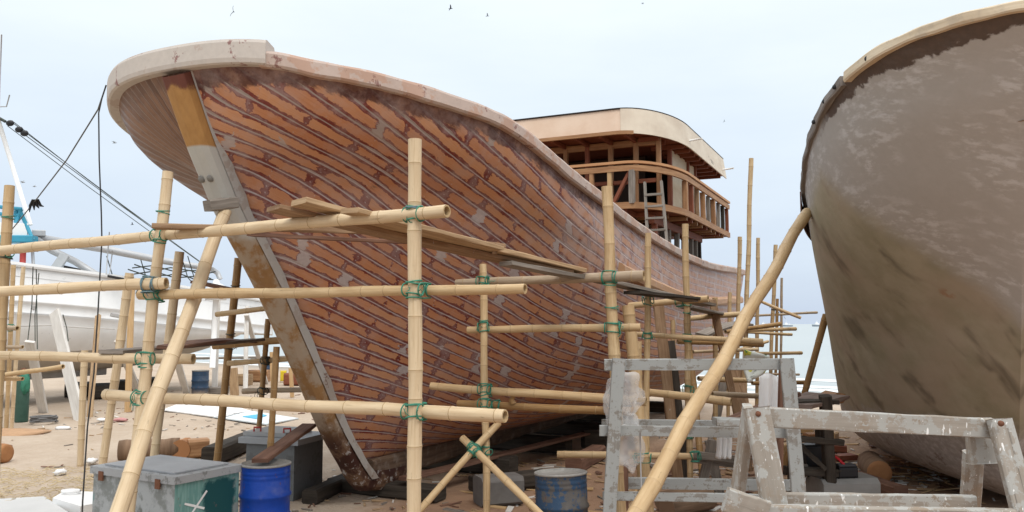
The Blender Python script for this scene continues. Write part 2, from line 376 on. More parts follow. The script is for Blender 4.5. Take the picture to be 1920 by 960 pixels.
def hull_material(name, starboard=False):
    t = NT(name); uvx = t.xyz(t.uvc()); p = t.pos()
    rel = t.vadd(p, tuple(-x for x in H1.O))
    def dot(v):
        n = t.node('ShaderNodeVectorMath', operation='DOT_PRODUCT'); t.put(n.inputs[0], rel); t.put(n.inputs[1], v); return n.outputs['Value']
    s = dot(tuple(H1.a)); z = t.xyz(p)[2]
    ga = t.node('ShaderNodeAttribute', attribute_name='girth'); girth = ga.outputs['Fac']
    wob = t.noise(p, 2.2, 2)
    y = t.add(uvx[1], t.mul(t.sub(wob, .5), .10)); iy = t.math('FLOOR', y); fy = t.math('FRACT', y)
    xr = t.white(t.comb(iy, 3.0, 0))
    x = t.add(t.add(uvx[0], t.mul(t.sub(wob, .5), .30)), t.mul(t.sub(xr, .5), .60)); fx = t.math('FRACT', x)
    jx = t.math('FLOOR', t.add(x, .5)); jr = t.white(t.comb(jx, iy, 5.0)); jr2 = t.white(t.comb(jx, iy, 9.0))
    dx = t.math('ABSOLUTE', t.sub(x, jx))                      # distance to the nearest nail line / butt
    ey = t.math('MINIMUM', fy, t.sub(1, fy)); ex = t.add(t.mul(dx, 2.2), t.mul(t.math('LESS_THAN', jr, t.mix(t.step(z, 3.2, 4.8), (.16,) * 3, (.50,) * 3)), 2.0))
    ix = t.math('FLOOR', x); blk = t.white(t.comb(ix, iy, 1.0)); blk2 = t.white(t.comb(iy, 4.0, 7.0))
    n1 = t.noise(p, 6.0, 4, .6); n2 = t.noise(p, 26.0, 3, .6); n3 = t.noise(p, 1.1, 3)
    al = t.noise(t.vadd(t.vmul(t.comb(x, y, 0), (2.6, 2.2, 1)), t.comb(0, t.mul(blk2, 30), 0)), 1.0, 5, .68)   # ragged along the plank
    grain = t.noise(t.vadd(t.vmul(t.comb(x, y, 0), (1.6, 13.0, 1)), t.comb(t.mul(blk, 40), 0, 0)), 1.0, 4, .6)
    wood_c = t.mix(t.step(grain, .3, .75), (.49, .215, .105), (.61, .30, .16))
    wood_c = t.mix(t.mul(blk, .55), wood_c, (.60, .33, .165)); wood_c = t.mix(t.mul(blk2, .45), wood_c, (.40, .15, .068))
    rag = t.add(t.add(t.mul(t.sub(al, .5), .62), t.mul(t.sub(n2, .5), .16)), t.mul(t.sub(n3, .5), .22))
    lim_y = t.add(.215, rag); lim_x = t.add(.17, t.add(t.mul(rag, 1.1), t.mul(t.sub(jr2, .5), .34)))
    core = t.mul(t.step(t.sub(ey, lim_y), -.012, .018), t.step(t.sub(ex, lim_x), -.012, .018))
    rim = t.mul(t.step(t.sub(ey, lim_y), -.11, -.05), t.step(t.sub(ex, lim_x), -.12, -.05))
    primer = t.mix(n2, (.120, .026, .021), (.24, .050, .038))
    mauve = t.mix(n2, (.19, .095, .09), (.36, .25, .24))
    mv = t.step(t.add(n1, t.mul(t.sub(jr2, .5), .3)), .40, .62)
    outer = t.mix(t.mul(mv, .78), primer, mauve)
    outer = t.mix(t.mul(rim, .8), outer, primer)
    c = t.mix(core, outer, wood_c)
    blkst = t.mul(t.step(t.noise(p, 1.5, 4, .6), .66, .73), t.step(al, .45, .6))
    c = t.mix(t.mul(blkst, .7), c, (.045, .04, .032))
    # pale caulked seam, hairline crisp in places, smeared wider in others
    wid = t.add(.038, t.add(t.mul(t.sub(n1, .5), .05), t.mul(t.step(n3, .52, .70), .06)))
    brk = t.step(t.noise(p, 8.0, 4, .7), .20, .36)
    gy = t.mul(t.step(t.sub(wid, ey), -.022, .012), brk)
    patch = t.mul(t.math('GREATER_THAN', t.add(jr2, t.mul(t.sub(n3, .5), 1.3)), .88), t.mul(t.step(t.sub(t.add(.30, t.mul(t.sub(al, .5), 1.1)), t.mul(dx, 2.2)), 0, .07), t.step(t.sub(.62, ey), 0, .1)))
    nd = t.math('SQRT', t.add(t.math('POWER', t.mul(dx, 2.6), 2), t.math('POWER', t.sub(t.math('ABSOLUTE', t.sub(fy, .5)), .19), 2)))
    nail = t.math('LESS_THAN', nd, .042)
    putty_c = t.mix(n2, (.42, .37, .365), (.62, .58, .57)); putty_c = t.mix(t.mul(t.step(z, 4.3, 4.9), .7), putty_c, (.30, .25, .20))
    g = t.math('MAXIMUM', t.math('MAXIMUM', t.mul(gy, .85), t.mul(patch, .85)), t.mul(nail, .55))
    c = t.mix(g, c, putty_c)
    # thin putty dust sanded over the midship topsides, patchy
    wash = t.mul(t.step(t.add(s, t.mul(t.sub(n3, .5), 3.0)), .0, 3.0), t.step(t.add(t.add(z, t.mul(s, .05)), t.mul(t.sub(n3, .5), 1.6)), 2.6, 3.9))
    wash = t.mul(wash, t.step(t.add(n1, t.mul(t.noise(p, 2.6, 3), .6)), .55, .95))
    c = t.mix(t.mul(wash, .68), c, (.56, .44, .40))
    low = t.mul(t.step(s, 4.0, 10.0), .40); c = t.mix(low, c, t.mix(grain, (.42, .24, .18), (.50, .33, .26)))
    # solid dark maroon with ragged lower edge just below the rail of the fore body
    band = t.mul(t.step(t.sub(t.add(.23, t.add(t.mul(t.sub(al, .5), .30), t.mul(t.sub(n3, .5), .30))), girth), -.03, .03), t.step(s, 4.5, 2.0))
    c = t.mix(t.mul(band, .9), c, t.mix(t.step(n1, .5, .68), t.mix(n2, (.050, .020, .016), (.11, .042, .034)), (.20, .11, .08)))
    c = t.mix(t.mul(t.step(t.noise(p, 3.3, 5, .7), .36, .72), .36), c, (.50, .38, .345))
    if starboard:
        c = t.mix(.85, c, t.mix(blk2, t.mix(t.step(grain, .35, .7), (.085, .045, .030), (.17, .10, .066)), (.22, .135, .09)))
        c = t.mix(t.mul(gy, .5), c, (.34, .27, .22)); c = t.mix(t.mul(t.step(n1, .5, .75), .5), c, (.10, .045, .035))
    t.bump(t.add(t.add(t.mul(t.step(ey, .0, .10), .8), t.mul(grain, .25)), t.mul(g, .3)), .55, .012)
    return t.out(c, t.mix(core, (.42,) * 3, (.58,) * 3))
def putty_mat(name, base, patches, amt, dark=None):
    t = NT(name); p = t.pos(); n = t.noise(p, 3.2, 6, .65); n2 = t.noise(p, 14, 4, .6)
    c = t.mix(n2, tuple(x * .86 for x in base), tuple(x * 1.1 for x in base))
    c = t.mix(t.mul(t.step(n, .62 - amt * .25, .66 - amt * .25), .85), c, patches)
    if dark: c = t.mix(t.mul(t.step(t.noise(p, 5.1, 5, .7), .60, .66), .8), c, dark)
    t.bump(n2, .2, .006); return t.out(c, .7)
rail_mat = putty_mat("rail_putty", (.50, .40, .345), (.46, .30, .225), .55, (.19, .075, .065))
cap_mat = putty_mat("rail_cap_putty", (.52, .47, .42), (.44, .36, .31), .15, (.20, .07, .065))
putty = putty_mat("putty_grey", (.47, .45, .41), (.38, .35, .31), .2)
def stem_material():
    t = NT("stem_timber"); p = t.pos(); z = t.xyz(p)[2]; uv = t.uvc()
    n = t.noise(p, 4.0, 5, .65); n2 = t.noise(t.vmul(p, (14, 14, 3.0)), 1.0, 4)
    zz = t.add(z, t.mul(t.sub(n, .5), .10))
    new = t.mix(n2, (.30, .15, .05), (.50, .28, .10))
    raw = t.mix(t.step(n, .42, .58), t.mix(n2, (.24, .125, .05), (.36, .21, .09)), (.38, .30, .22))
    drk = t.mix(t.step(n, .45, .62), (.055, .022, .016), (.17, .10, .06))
    drk = t.mix(t.mul(t.step(t.noise(p, 8, 5, .7), .57, .63), .9), drk, (.42, .41, .40))
    pt = t.mix(n, (.42, .41, .37), (.52, .51, .47))
    c = t.mix(t.step(zz, .80, 1.45), drk, raw)
    c = t.mix(t.step(zz, 3.52, 3.62), c, pt)
    c = t.mix(t.step(z, 4.52, 4.55), c, new)
    c = t.mix(t.step(t.add(z, t.mul(t.sub(n, .5), .5)), 5.06, 5.16), c, (.14, .05, .035))
    t.bump(n2, .3, .006); return t.out(c, .65)
def boat2_material():
    t = NT("grey_filler_hull"); p = t.pos(); uvx = t.xyz(t.uvc())
    v = uvx[1]; u = uvx[0]                       # v = metres of girth below the rail, u = metres along
    d = t.comb(t.sub(t.mul(u, .5), t.mul(v, .5)), t.add(v, t.mul(u, .85)), 0)
    n = t.noise(p, 2.2, 5, .6); n2 = t.noise(p, 11.0, 5, .65); lg = t.noise(t.vmul(d, (1.0, 2.7, 1)), 1.0, 3, .5)
    wv = t.add(v, t.mul(t.sub(n, .5), .25))
    edge = t.add(t.mul(u, .10), .62)
    # topside: dull grey-brown filler with pale trowel smears
    top = t.mix(n2, (.37, .35, .32), (.43, .41, .385))
    sm = t.noise(t.vmul(t.comb(t.sub(u, t.mul(v, .5)), t.add(v, t.mul(u, .30)), 0), (3.2, 11.0, 1)), 1.0, 6, .70)
    smear = t.mul(t.step(sm, .47, .62), t.step(t.noise(p, .9, 3), .40, .55))
    top = t.mix(t.mul(smear, .70), top, (.58, .575, .565))
    scr = t.step(t.noise(t.vmul(t.comb(t.sub(u, t.mul(v, .3)), t.add(v, t.mul(u, .45)), 3), (2.0, 60.0, 1)), 1.0, 2), .70, .73)
    top = t.mix(t.mul(scr, .5), top, (.46, .44, .42))
    # below the knuckle: smooth olive-brown sealed surface with dark runs
    low = t.mix(t.step(n, .3, .7), (.29, .265, .18), (.385, .345, .255))
    low = t.mix(t.mul(t.step(t.noise(p, .8, 3), .45, .65), .6), low, (.39, .315, .24))
    runs = t.mul(t.step(lg, .50, .70), t.step(t.noise(p, 1.7, 3), .44, .58))
    low = t.mix(t.mul(runs, .62), low, (.075, .06, .04))
    low = t.mix(t.mul(t.step(t.noise(p, 1.9, 4), .68, .74), .55), low, (.30, .13, .06))
    bot = t.mix(t.step(n2, .4, .7), (.35, .325, .305), (.50, .48, .47))
    bot = t.mix(t.mul(t.step(t.noise(p, 2.8, 5, .7), .56, .62), .6), bot, (.16, .12, .09))
    z = t.xyz(p)[2]
    low = t.mix(t.step(t.add(z, t.mul(t.sub(n, .5), .9)), 1.35, .95), low, bot)
    c = t.mix(t.step(t.sub(wv, t.math('MAXIMUM', t.sub(2.75, t.mul(u, .70)), .45)), -.16, .20), top, low)
    # bare dark strip of planking left under the rail
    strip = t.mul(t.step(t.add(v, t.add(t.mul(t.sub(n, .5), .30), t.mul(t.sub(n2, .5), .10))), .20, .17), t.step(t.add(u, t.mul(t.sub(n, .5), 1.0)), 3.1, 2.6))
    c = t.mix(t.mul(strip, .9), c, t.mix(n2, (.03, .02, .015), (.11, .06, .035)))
    t.bump(t.add(n2, t.mul(smear, .6)), .22, .006)
    return t.out(c, .62)
def drum_mat(name, paint, worn, amt, top):
    t = NT(name); p = t.objc(); n = t.noise(p, 5, 6, .7); n2 = t.noise(p, 22, 4, .6)
    c = t.mix(n2, tuple(x * .85 for x in paint), tuple(x * 1.1 for x in paint))
    c = t.mix(t.mul(t.step(t.add(n, t.mul(t.sub(n2, .5), .4)), .75 - amt * .35, .8 - amt * .35), .9), c, worn)
    c = t.mix(t.mul(t.step(t.noise(p, 8, 5, .7), .63, .7), .8), c, (.12, .05, .03))
    c = t.mix(t.mul(t.step(t.add(t.xyz(t.pos())[2], t.mul(t.sub(n, .5), .6)), .30, .0), .8), c, (.30, .23, .16)); c = t.mix(t.mul(t.step(t.noise(p, 3, 3), .55, .75), .25), c, (.30, .27, .23)); t.bump(t.add(t.mul(t.noise(p, 3.5, 2), 1.5), n2), .12, .03); return t.out(c, .35 + amt * .3)
drum_blue = drum_mat("drum_blue_paint", (.010, .055, .34), (.03, .08, .28), .1, None)
drum_old = drum_mat("drum_worn_paint", (.025, .055, .105), (.085, .075, .065), .75, None)
drum_navy = drum_mat("drum_navy_paint", (.03, .06, .11), (.08, .09, .1), .3, None)
drum_rim = plain("drum_worn_rim", (.28, .27, .25), .6, .2, .4, 20)
# ------------------------------------------------------------------ boat 1: planked hull with wheelhouse
def rows_uv_star(h, p, g, arc):
    s, t, z = p
    ang = math.atan2(max(z - 4.0, -6) + 0.02, max(t, 0.0) + 0.05)
    return (arc / .9, ang * 15.0)
boat = empty("wooden_boat", H1.W(7, 0, 0.2))
tag(boat, "big unfinished wooden fishing boat with orange planking, maroon primer and grey caulked seams", "boat")
hull = empty("hull", H1.W(7, 0, .5)); adopt(hull, boat)
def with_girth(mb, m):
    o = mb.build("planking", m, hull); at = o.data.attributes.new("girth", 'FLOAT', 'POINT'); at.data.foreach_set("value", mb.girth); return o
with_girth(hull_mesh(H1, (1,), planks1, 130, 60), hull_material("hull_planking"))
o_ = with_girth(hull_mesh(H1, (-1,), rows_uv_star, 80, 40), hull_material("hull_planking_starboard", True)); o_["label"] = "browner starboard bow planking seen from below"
# transom, deck, inner bulwark
mb = MB(); rows = H1.lines(40, 40); tr = [r[-1] for r in rows]
mb.grid([[H1.W(s, -t, z) for s, t, z in tr], [H1.W(s, t, z) for s, t, z in tr]], None, 0, False)
mb.build("transom", new_red, hull)
mb = MB(); L = []
for k in range(41):
    s = -2.5 + 20.0 * k / 40; t = max(0.02, H1.half(s, H1.zs(s) - .9, H1.zs(s)) - .06); L.append((s, t))
mb.grid([[H1.W(s, -t, H1.zs(s) - 0.95), H1.W(s, t, H1.zs(s) - .95)] for s, t in L], [[(0, s), (t, s)] for s, t in L], 0, False)
mb.build("deck", plank_old, hull)
# stem
def stem_prof():
    pts = []
    for k in range(40):
        z = 5.30 - (5.30 - .42) * k / 39; pts.append((H1.sst(z), z))
    pts += [(.38, .33), (.75, .28), (1.3, .26)]
    return pts
mb = MB(); sp = stem_prof(); rings = []; uv = []
for k, (s, z) in enumerate(sp):
    a = sp[max(0, k - 1)]; b = sp[min(len(sp) - 1, k + 1)]; d = Vector((b[0] - a[0], b[1] - a[1])).normalized(); n = Vector((d.y, -d.x))  # outward = forward/down
    wd = .17 - .02 * (k / len(sp))
    fw = .15 if k < 38 else .17
    def q(out, t): return H1.W(s + n.x * out, t, z + n.y * out)
    j = rnd.uniform(-.004, .004)
    rings.append([q(-.12, -wd), q(.03, -wd - .012), q(fw * .7, -wd * .96), q(fw + j, -wd * .62), q(fw + .012, 0), q(fw - j, wd * .62), q(fw * .7, wd * .96), q(.03, wd + .012), q(-.12, wd)])
    uv.append([(k * .12, i * .1) for i in range(9)])
mb.grid(rings, uv, 0, False, True)
mb.build("stem", stem_material(), boat)
# grey putty strip along the port rabbet
mb = MB(); r2 = []; hs_ = [min(H1.half(s + .10, z, H1.zs(s)), .28) for s, z in sp[:41]]; hs_ = [sum(hs_[max(0, k - 5):k + 6]) / len(hs_[max(0, k - 5):k + 6]) for k in range(len(hs_))]
for k, (s, z) in enumerate(sp[:41]):
    n0 = .05 + .05 * mnoise.noise(Vector((k * .45, 2.0, 0))) + rnd.uniform(0, .02)
    w0 = .19; hh = hs_[k]
    r2.append([H1.W(s - .02, .185, z), H1.W(s + .03, .20, z), H1.W(s + .06 + n0, max(hh, .19) + .012, z)])
mb.grid(r2, None, 0, True, True); mb.build("seam_putty", putty_mat("chipped_putty", (.44, .42, .39), (.36, .31, .27), .3, (.16, .075, .05)), boat)
# bolts in the puttied scarf
for zz, tt in ((4.28, .05), (4.28, -.08), (3.98, .06), (3.98, -.07), (3.72, .0)):
    mb = MB(); s = H1.sst(zz); c = H1.W(s - .135, tt, zz - .085); mb.lathe(c, [(.045, 0), (.04, .012), (0, .014)], 12, 0, True, (H1.a * -1 + Vector((0, 0, -.75))).normalized())
    mb.build("bolt_plug", plain("bolt_plug", (.22, .21, .19), .8, 0, .3, 60) if zz > 4.2 and tt > 0 else bpy.data.materials["bolt_plug"], boat)
# keel and garboard
mb = MB(); mb.beam(H1.W(.45, 0, .42), H1.W(16.6, 0, .50), .28, .34, (0, 0, 1), 18, .008)
mb.build("keel", wood("keel_timber", (.20, .13, .085), (.08, .05, .035), .85, 22, stain=(.27, .22, .18)), boat)
# rails
PATH = H1.gunwale_path(17.6, 17.6, 90)
mb = MB(); RP = [(.0, -.07), (.06, -.075), (.085, -.05), (.09, .06), (.075, .09), (.05, .10), (-.17, .10), (-.19, .07), (-.19, -.05), (-.05, -.07)]
H1.sweep(mb, [q for q in PATH if q[1] > 0 and q[0] > -3.06], RP, jit=.012); H1.sweep(mb, [q for q in PATH if q[1] < 0 and q[0] > .9], RP)
rail = mb.build("gunwale_rail", rail_mat, boat)
bp = [q for q in PATH if q[0] < -2.98 or q[1] < 0]; bp = [q for q in bp if q[0] < 1.0]
mb = MB(); H1.sweep(mb, bp, [(-.03, -.055), (.075, -.06), (.10, -.045), (.112, .0), (.115, .17), (.10, .205), (.07, .215), (-.18, .215), (-.20, .19), (-.20, -.05)])
mb.build("bow_cap", cap_mat, boat)
# rubbing strake from midships aft
mb = MB(); rp_ = []
for k in range(60):
    s = 17.55 - (17.55 - 3.7) * k / 59; d = .86; rp_.append((s, H1.half(s, H1.zs(s) - d, H1.zs(s)), H1.zs(s) - d))
H1.sweep(mb, rp_, [(.0, -.12), (.10, -.10), (.12, -.06), (.12, .05), (.07, .10), (.0, .12)])
mb.build("rubbing_strake", wood("rub_strake_wood", (.52, .33, .19), (.40, .22, .12), .6, 14, stain=(.46, .32, .27)), boat)
# ---------------- wheelhouse
wh = empty("wheelhouse", H1.W(12, 0, 3.2)); adopt(wh, boat)
def hpath(s0, s1, T, rs, rt, n=14):
    pts = [(s1, T)]
    for k in range(1, 6): pts.append((s1 + (s0 + rs - s1) * k / 6, T))
    for k in range(n + 1):
        a = math.pi / 2 * k / n; pts.append((s0 + rs - rs * math.sin(a), T - rt + rt * math.cos(a)))
    for k in range(1, 8): pts.append((s0, (T - rt) * (1 - 2 * k / 8)))
    for k in range(n + 1):
        a = math.pi / 2 * (1 - k / n); pts.append((s0 + rs - rs * math.sin(a), -(T - rt + rt * math.cos(a))))
    for k in range(1, 7): pts.append((s0 + rs + (s1 - s0 - rs) * k / 6, -T))
    return pts
BAL = hpath(8.3, 15.8, 2.5, 2.2, 1.0); ROOF = hpath(8.25, 15.3, 2.52, 2.4, 1.2); WALL = None
def slab(name, path, z0, z1, m):
    mb = MB(); n = len(path); T = [H1.W(s, t, z1) for s, t in path]; Bm = [H1.W(s, t, z0) for s, t in path]
    mb.poly(list(reversed(T))); mb.poly(Bm); mb.grid([Bm + [Bm[0]], T + [T[0]]], [[(k * .4, 0) for k in range(n + 1)], [(k * .4, .1) for k in range(n + 1)]], 0, False)
    return mb.build(name, m, wh)
slab("floor", [(s + .05, t * .985) for s, t in BAL], 5.19, 5.25, new_red)
slab("roof_deck", [(s + .06, t * .97) for s, t in ROOF], 6.99, 7.04, new_red)
slab("roof_top", [(s + .10, t * .94) for s, t in ROOF], 7.44, 7.47, ply_cream)
# roof fascia: orange front, cream corner and side
def p3(path, z): return [(s, t, z) for s, t in path]
i_side = 14
mb = MB(); f = p3(ROOF, 6.93); n = len(f)
H1.sweep(mb, f[19:], [(0, 0), (.02, .0), (-.09, .56), (-.12, .56)]); mb.build("roof_fascia", ply_orange, wh)
mb = MB(); H1.sweep(mb, f[:20], [(0, -.03), (.03, -.03), (-.06, .57), (-.10, .57)]); o_ = mb.build("roof_fascia", ply_white, wh); o_["label"] = "pale cream side fascia"
mb = MB(); H1.sweep(mb, f, [(-.16, .56), (-.055, .572), (-.055, .592), (-.16, .592)]); mb.build("roof_edging", tar, wh)
mb = MB(); H1.sweep(mb, f[17:], [(-.02, -.05), (.05, -.05), (.05, .03), (-.02, .03)]); mb.build("fascia_batten", new_wood, wh)
for s_ in (10.6, 14.9):
    mb = MB(); mb.tube([H1.W(s_, 2.45, 7.1), H1.W(s_ - .1, 2.85, 7.11)], .025, 8); mb.build("scupper_pipe", white_paint, wh)
# joists under roof overhang and balcony
for k in range(11):
    s = 9.2 + .58 * k
    for sd in (1, -1):
        mb = MB(); mb.beam(H1.W(s, sd * 1.6, 6.93), H1.W(s, sd * (2.42 if s > 10 else 2.1), 6.93), .08, .11); mb.build("roof_joist", new_red, wh)
        mb = MB(); mb.beam(H1.W(s, sd * 1.2, 5.13), H1.W(s, sd * (2.47 if s > 10 else 2.15), 5.13), .09, .11); mb.build("floor_joist", new_wood if k % 3 else new_red, wh)
for k in range(6):
    t = -1.5 + .6 * k
    mb = MB(); mb.beam(H1.W(8.4, t, 6.93), H1.W(9.4, t, 6.93), .08, .11); mb.build("roof_joist", new_red, wh)
    mb = MB(); mb.beam(H1.W(8.4, t, 5.13), H1.W(9.4, t, 5.13), .09, .11); mb.build("floor_joist", new_red, wh)
# balcony edge boards and rail
mb = MB(); H1.sweep(mb, p3(BAL, 5.16), [(-.03, 0), (.03, 0), (.03, .15), (-.03, .15)]); mb.build("floor_edge_board", new_wood, wh)
mb = MB(); H1.sweep(mb, p3(BAL, 6.20), [(-.07, .0), (.05, .0), (.05, .06), (-.07, .06)]); mb.build("balcony_rail", wood("rail_wood", (.62, .36, .18), (.42, .2, .09), .6, 18), wh)
mb = MB(); H1.sweep(mb, p3(BAL, 6.03), [(-.03, .0), (.03, .0), (.03, .13), (-.03, .13)]); mb.build("rail_board", new_wood, wh)
def post(s, t, z0, z1, w, m, lean=0.0, name="post"):
    mb = MB(); mb.beam(H1.W(s, t, z0), H1.W(s + lean, t, z1), w, w * 1.1, H1.a, 3, .004); return mb.build(name, m, wh)
for k in range(9):
    s = 10.3 + .68 * k; post(s, 2.45, 5.28, 6.05, .13 if k in (0, 3, 5) else .10, (new_wood, new_red, plank_old, new_wood, plank_grey, new_wood, plank_grey, plank_dark, new_red)[k], rnd.uniform(-.08, .05), "baluster")
for k in range(8): post(10.3 + .75 * k, -2.45, 5.28, 6.05, .10, new_wood, 0, "baluster")
for t, m in ((-1.6, new_wood), (-.9, new_red), (-.2, new_wood), (.72, new_wood), (1.16, new_pale)): post(8.34, t, 5.28, 6.05, .10, m, 0, "baluster")
post(8.36, 1.68, 5.28, 6.05, .13, plank_grey, 0, "baluster")
mb = MB(); mb.beam(H1.W(8.40, 1.22, 5.3), H1.W(8.40, 1.62, 6.02), .08, .12, H1.a); mb.build("brace", new_red, wh)
# house frame: posts, cabin shade painted onto inner walls, plywood corner panel
for t in (-2.05, -1.5, -.9, -.3, .27, .87, 1.5, 2.06): post(9.32, t, 5.25, 6.97, .11, new_wood if t != .27 else new_red)
for s in (10.4, 12.3, 13.2):
    for sd in (1, -1): post(s, sd * 2.05, 5.25, 6.97, .11, new_red)
mb = MB(); mb.beam(H1.W(9.33, -2.0, 6.88), H1.W(9.33, 2.0, 6.88), .09, .16, (0, 0, 1)); mb.build("lintel", new_wood, wh)
mb = MB(); mb.beam(H1.W(9.33, -2.0, 5.95), H1.W(9.33, 2.0, 5.95), .07, .10, (0, 0, 1)); mb.build("window_sill", new_red, wh)
for sd in (1, -1):
    for (s0_, s1_, nm, m) in ((10.46, 12.24, "side_panel", ply_cream), (12.36, 13.15, "side_panel", ply_cream)):
        mb = MB(); mb.beam(H1.W(s0_, sd * 2.03, 6.09), H1.W(s1_, sd * 2.03, 6.09), .03, 1.66); mb.build(nm, m, wh)
mb = MB(); mb.beam(H1.W(13.2, -2.0, 6.1), H1.W(13.2, 2.0, 6.1), .03, 1.68); mb.build("back_wall", shade_in, wh)
mb = MB(); mb.beam(H1.W(11.2, -2.0, 6.1), H1.W(11.2, 1.2, 6.1), .03, 1.68); mb.build("partition", shade_in, wh)
# lower deckhouse: beam, grey leaning studs, inside shade painted onto bulkheads
for sd in (1, -1):
    mb = MB(); mb.beam(H1.W(9.0, sd * 1.95, 4.98), H1.W(14.2, sd * 1.95, 4.98), .14, .20); mb.build("carrier_beam", new_red, wh)
    for k, s in enumerate((9.1, 9.8, 10.5, 11.3, 12.1, 12.9, 13.6, 14.1)):
        post(s, sd * 1.95, H1.zs(s) - .96, 4.9, .12, (plank_grey, plank_dark, plank_grey)[k % 3] if k % 4 else new_red, rnd.uniform(-.22, .22), "stud")
mb = MB(); mb.grid([[H1.W(9.6, t, 3.1) for t in (-1.4, 1.4)], [H1.W(9.6, t, 5.1) for t in (-1.4, 1.4)]], None, 0, False); mb.build("deckhouse_bulkhead", shade_in, wh)
mb = MB(); mb.grid([[H1.W(s, .9, 3.1) for s in (9.6, 11.6)], [H1.W(s, .9, 5.1) for s in (9.6, 11.6)]], None, 0, False); mb.build("deckhouse_bulkhead", shade_in, wh)
# ladder leaning on the balcony
lad = empty("ladder", H1.W(7.3, 2.35, 3.4)); tag(lad, "grey wooden ladder leaning up from the deck against the wheelhouse balcony", "ladder")
la0, la1 = H1.W(7.75, 2.22, 3.9), H1.W(8.22, 2.02, 5.72); lb0, lb1 = H1.W(7.75, 2.66, 3.9), H1.W(8.22, 2.40, 5.72)
for a_, b_ in ((la0, la1), (lb0, lb1)):
    mb = MB(); mb.beam(a_, b_, .055, .075, H1.a, 4, .004); mb.build("ladder_rail", plank_grey, lad)
for k in range(6):
    f_ = .08 + .15 * k; mb = MB(); mb.beam(la0.lerp(la1, f_) - H1.a * .04, lb0.lerp(lb1, f_) - H1.a * .04, .05, .05, (0, 0, 1), 2, .003); mb.build("rung", plank_grey, lad)
# ------------------------------------------------------------------ boat 2
def uv2(h, p, g, arc): return (arc, g)
b2 = empty("grey_boat", H2.W(4, 0, .1))
tag(b2, "large boat hull covered in grey-brown filler with a raw timber rail, close on the right", "boat")
hull_mesh(H2, (-1, 1), uv2, 100, 60).build("hull", boat2_material(), b2)
PATH2 = H2.gunwale_path(11.9, 11.9, 90)
i_mid = [q for q in PATH2 if q[1] < 0]
prof2 = [(.0, -.055), (.03, -.06), (.042, -.04), (.045, .03), (.03, .045), (-.16, .045), (-.18, .02), (-.18, -.055)]
bow = [q for q in PATH2 if q[1] >= 0 and q[0] > -4.6] + [q for q in i_mid if q[0] <= -3.15]
aft = [q for q in i_mid if q[0] >= -3.2]
mb = MB(); H2.sweep(mb, bow, prof2, jit=.022); mb.build("rail", wood("rail_new_pale", (.70, .60, .45), (.54, .44, .30), .7, 10, stain=(.42, .36, .28)), b2)
mb = MB(); H2.sweep(mb, aft, prof2, jit=.022); o_ = mb.build("rail", wood("rail_weathered", (.36, .34, .31), (.15, .13, .12), .8, 16), b2); o_["label"] = "grey weathered after part of the rail"
for s_ in (-3.6, -3.05, -2.72, -2.3):
    q = min((x for x in i_mid), key=lambda x: abs(x[0] - s_)); c = H2.gun(q[0], -1, .05, -.02)
    mb = MB(); mb.lathe(c, [(.028, 0), (.026, .012), (0, .014)], 10, 0, True, c - H2.W(1.0, 0, c.z)); mb.build("bolt_plug", black_plastic, b2)
mb = MB(); H2.sweep(mb, [q for q in i_mid if q[0] > -.2], [(.045, -.30), (.06, -.30), (.06, -.02), (.045, -.02)]); mb.build("rail_board", plank_red, b2)
mb = MB(); L2 = []
for k in range(31):
    s = -3.6 + 15.4 * k / 30; L2.append((s, max(.02, H2.half(s, H2.zs(s) - .8, H2.zs(s)) - .05)))
mb.grid([[H2.W(s, -t, H2.zs(s) - .8), H2.W(s, t, H2.zs(s) - .8)] for s, t in L2], [[(0, s), (t, s)] for s, t in L2], 0, False); mb.build("deck", plank_old, b2)
mb = MB(); rows = H2.lines(20, 40); tr = [r[-1] for r in rows]
mb.grid([[H2.W(s, -t, z) for s, t, z in tr], [H2.W(s, t, z) for s, t, z in tr]], None, 0, False); mb.build("transom", plank_red, b2)
# ------------------------------------------------------------------ white boat on the left
WO = Vector((-14.9, 24.0, 0)); WA = Vector((math.sin(R(25)), math.cos(R(25)), 0)); WR = Vector((math.cos(R(25)), -math.sin(R(25)), 0))
def WW(s, t, z): return WO + WA * s + WR * (t - 2.3) + Vector((0, 0, z))
def w_half(s): return 2.3 * (1 - max(0.0, (s - 4.0) / 10.3) ** 2.6)
def w_sheer(s): return interp([(-9, 4.75), (0, 4.34), (4.5, 4.08), (8, 3.80), (11.9, 3.6), (14.3, 3.5)], s)
wb = empty("white_boat", WW(2, 0, .9)); tag(wb, "long white painted boat propped up on the sand at the left behind the scaffolding", "boat")
mb = MB(); ss = [-9 + 23.28 * (k / 60) for k in range(61)]
for sd in (1, -1):
    rows = []
    for s in ss:
        zt = w_sheer(s); hb = max(.02, w_half(s)); zc = interp([(-9, 1.7), (0, 1.72), (6, 1.75), (10, 2.05), (14.3, 2.9)], s); zk = interp([(-9, .95), (5.5, .95), (9, 1.35), (12, 2.1), (14.3, 2.85)], s)
        l1 = zt - 1.05; l2 = zt - 1.42
        sec = [(hb, zt), (hb * .995 - .02, l1 + .02), (hb + .035, l1), (hb + .03, l1 - .05), (hb - .02, l1 - .09), (hb - .035, l2 + .02), (hb + .015, l2), (hb - .05, l2 - .06)]
        for k in range(1, 10):
            a = math.pi / 2 * k / 9; sec.append(((hb - .05) * (math.cos(a) ** .75) if k < 9 else .12, zc + (l2 - .06 - zc) * max(0, 1 - k / 4.0) if k < 4 else zk + (zc - zk) * (1 - math.sin((a - 1.0472 * 2 / 3) / (math.pi / 2 - .698) * math.pi / 2)) ))
        rows.append([WW(s, sd * t, z) for t, z in sec])
    mb.grid(rows, None, 0, True, sd > 0)
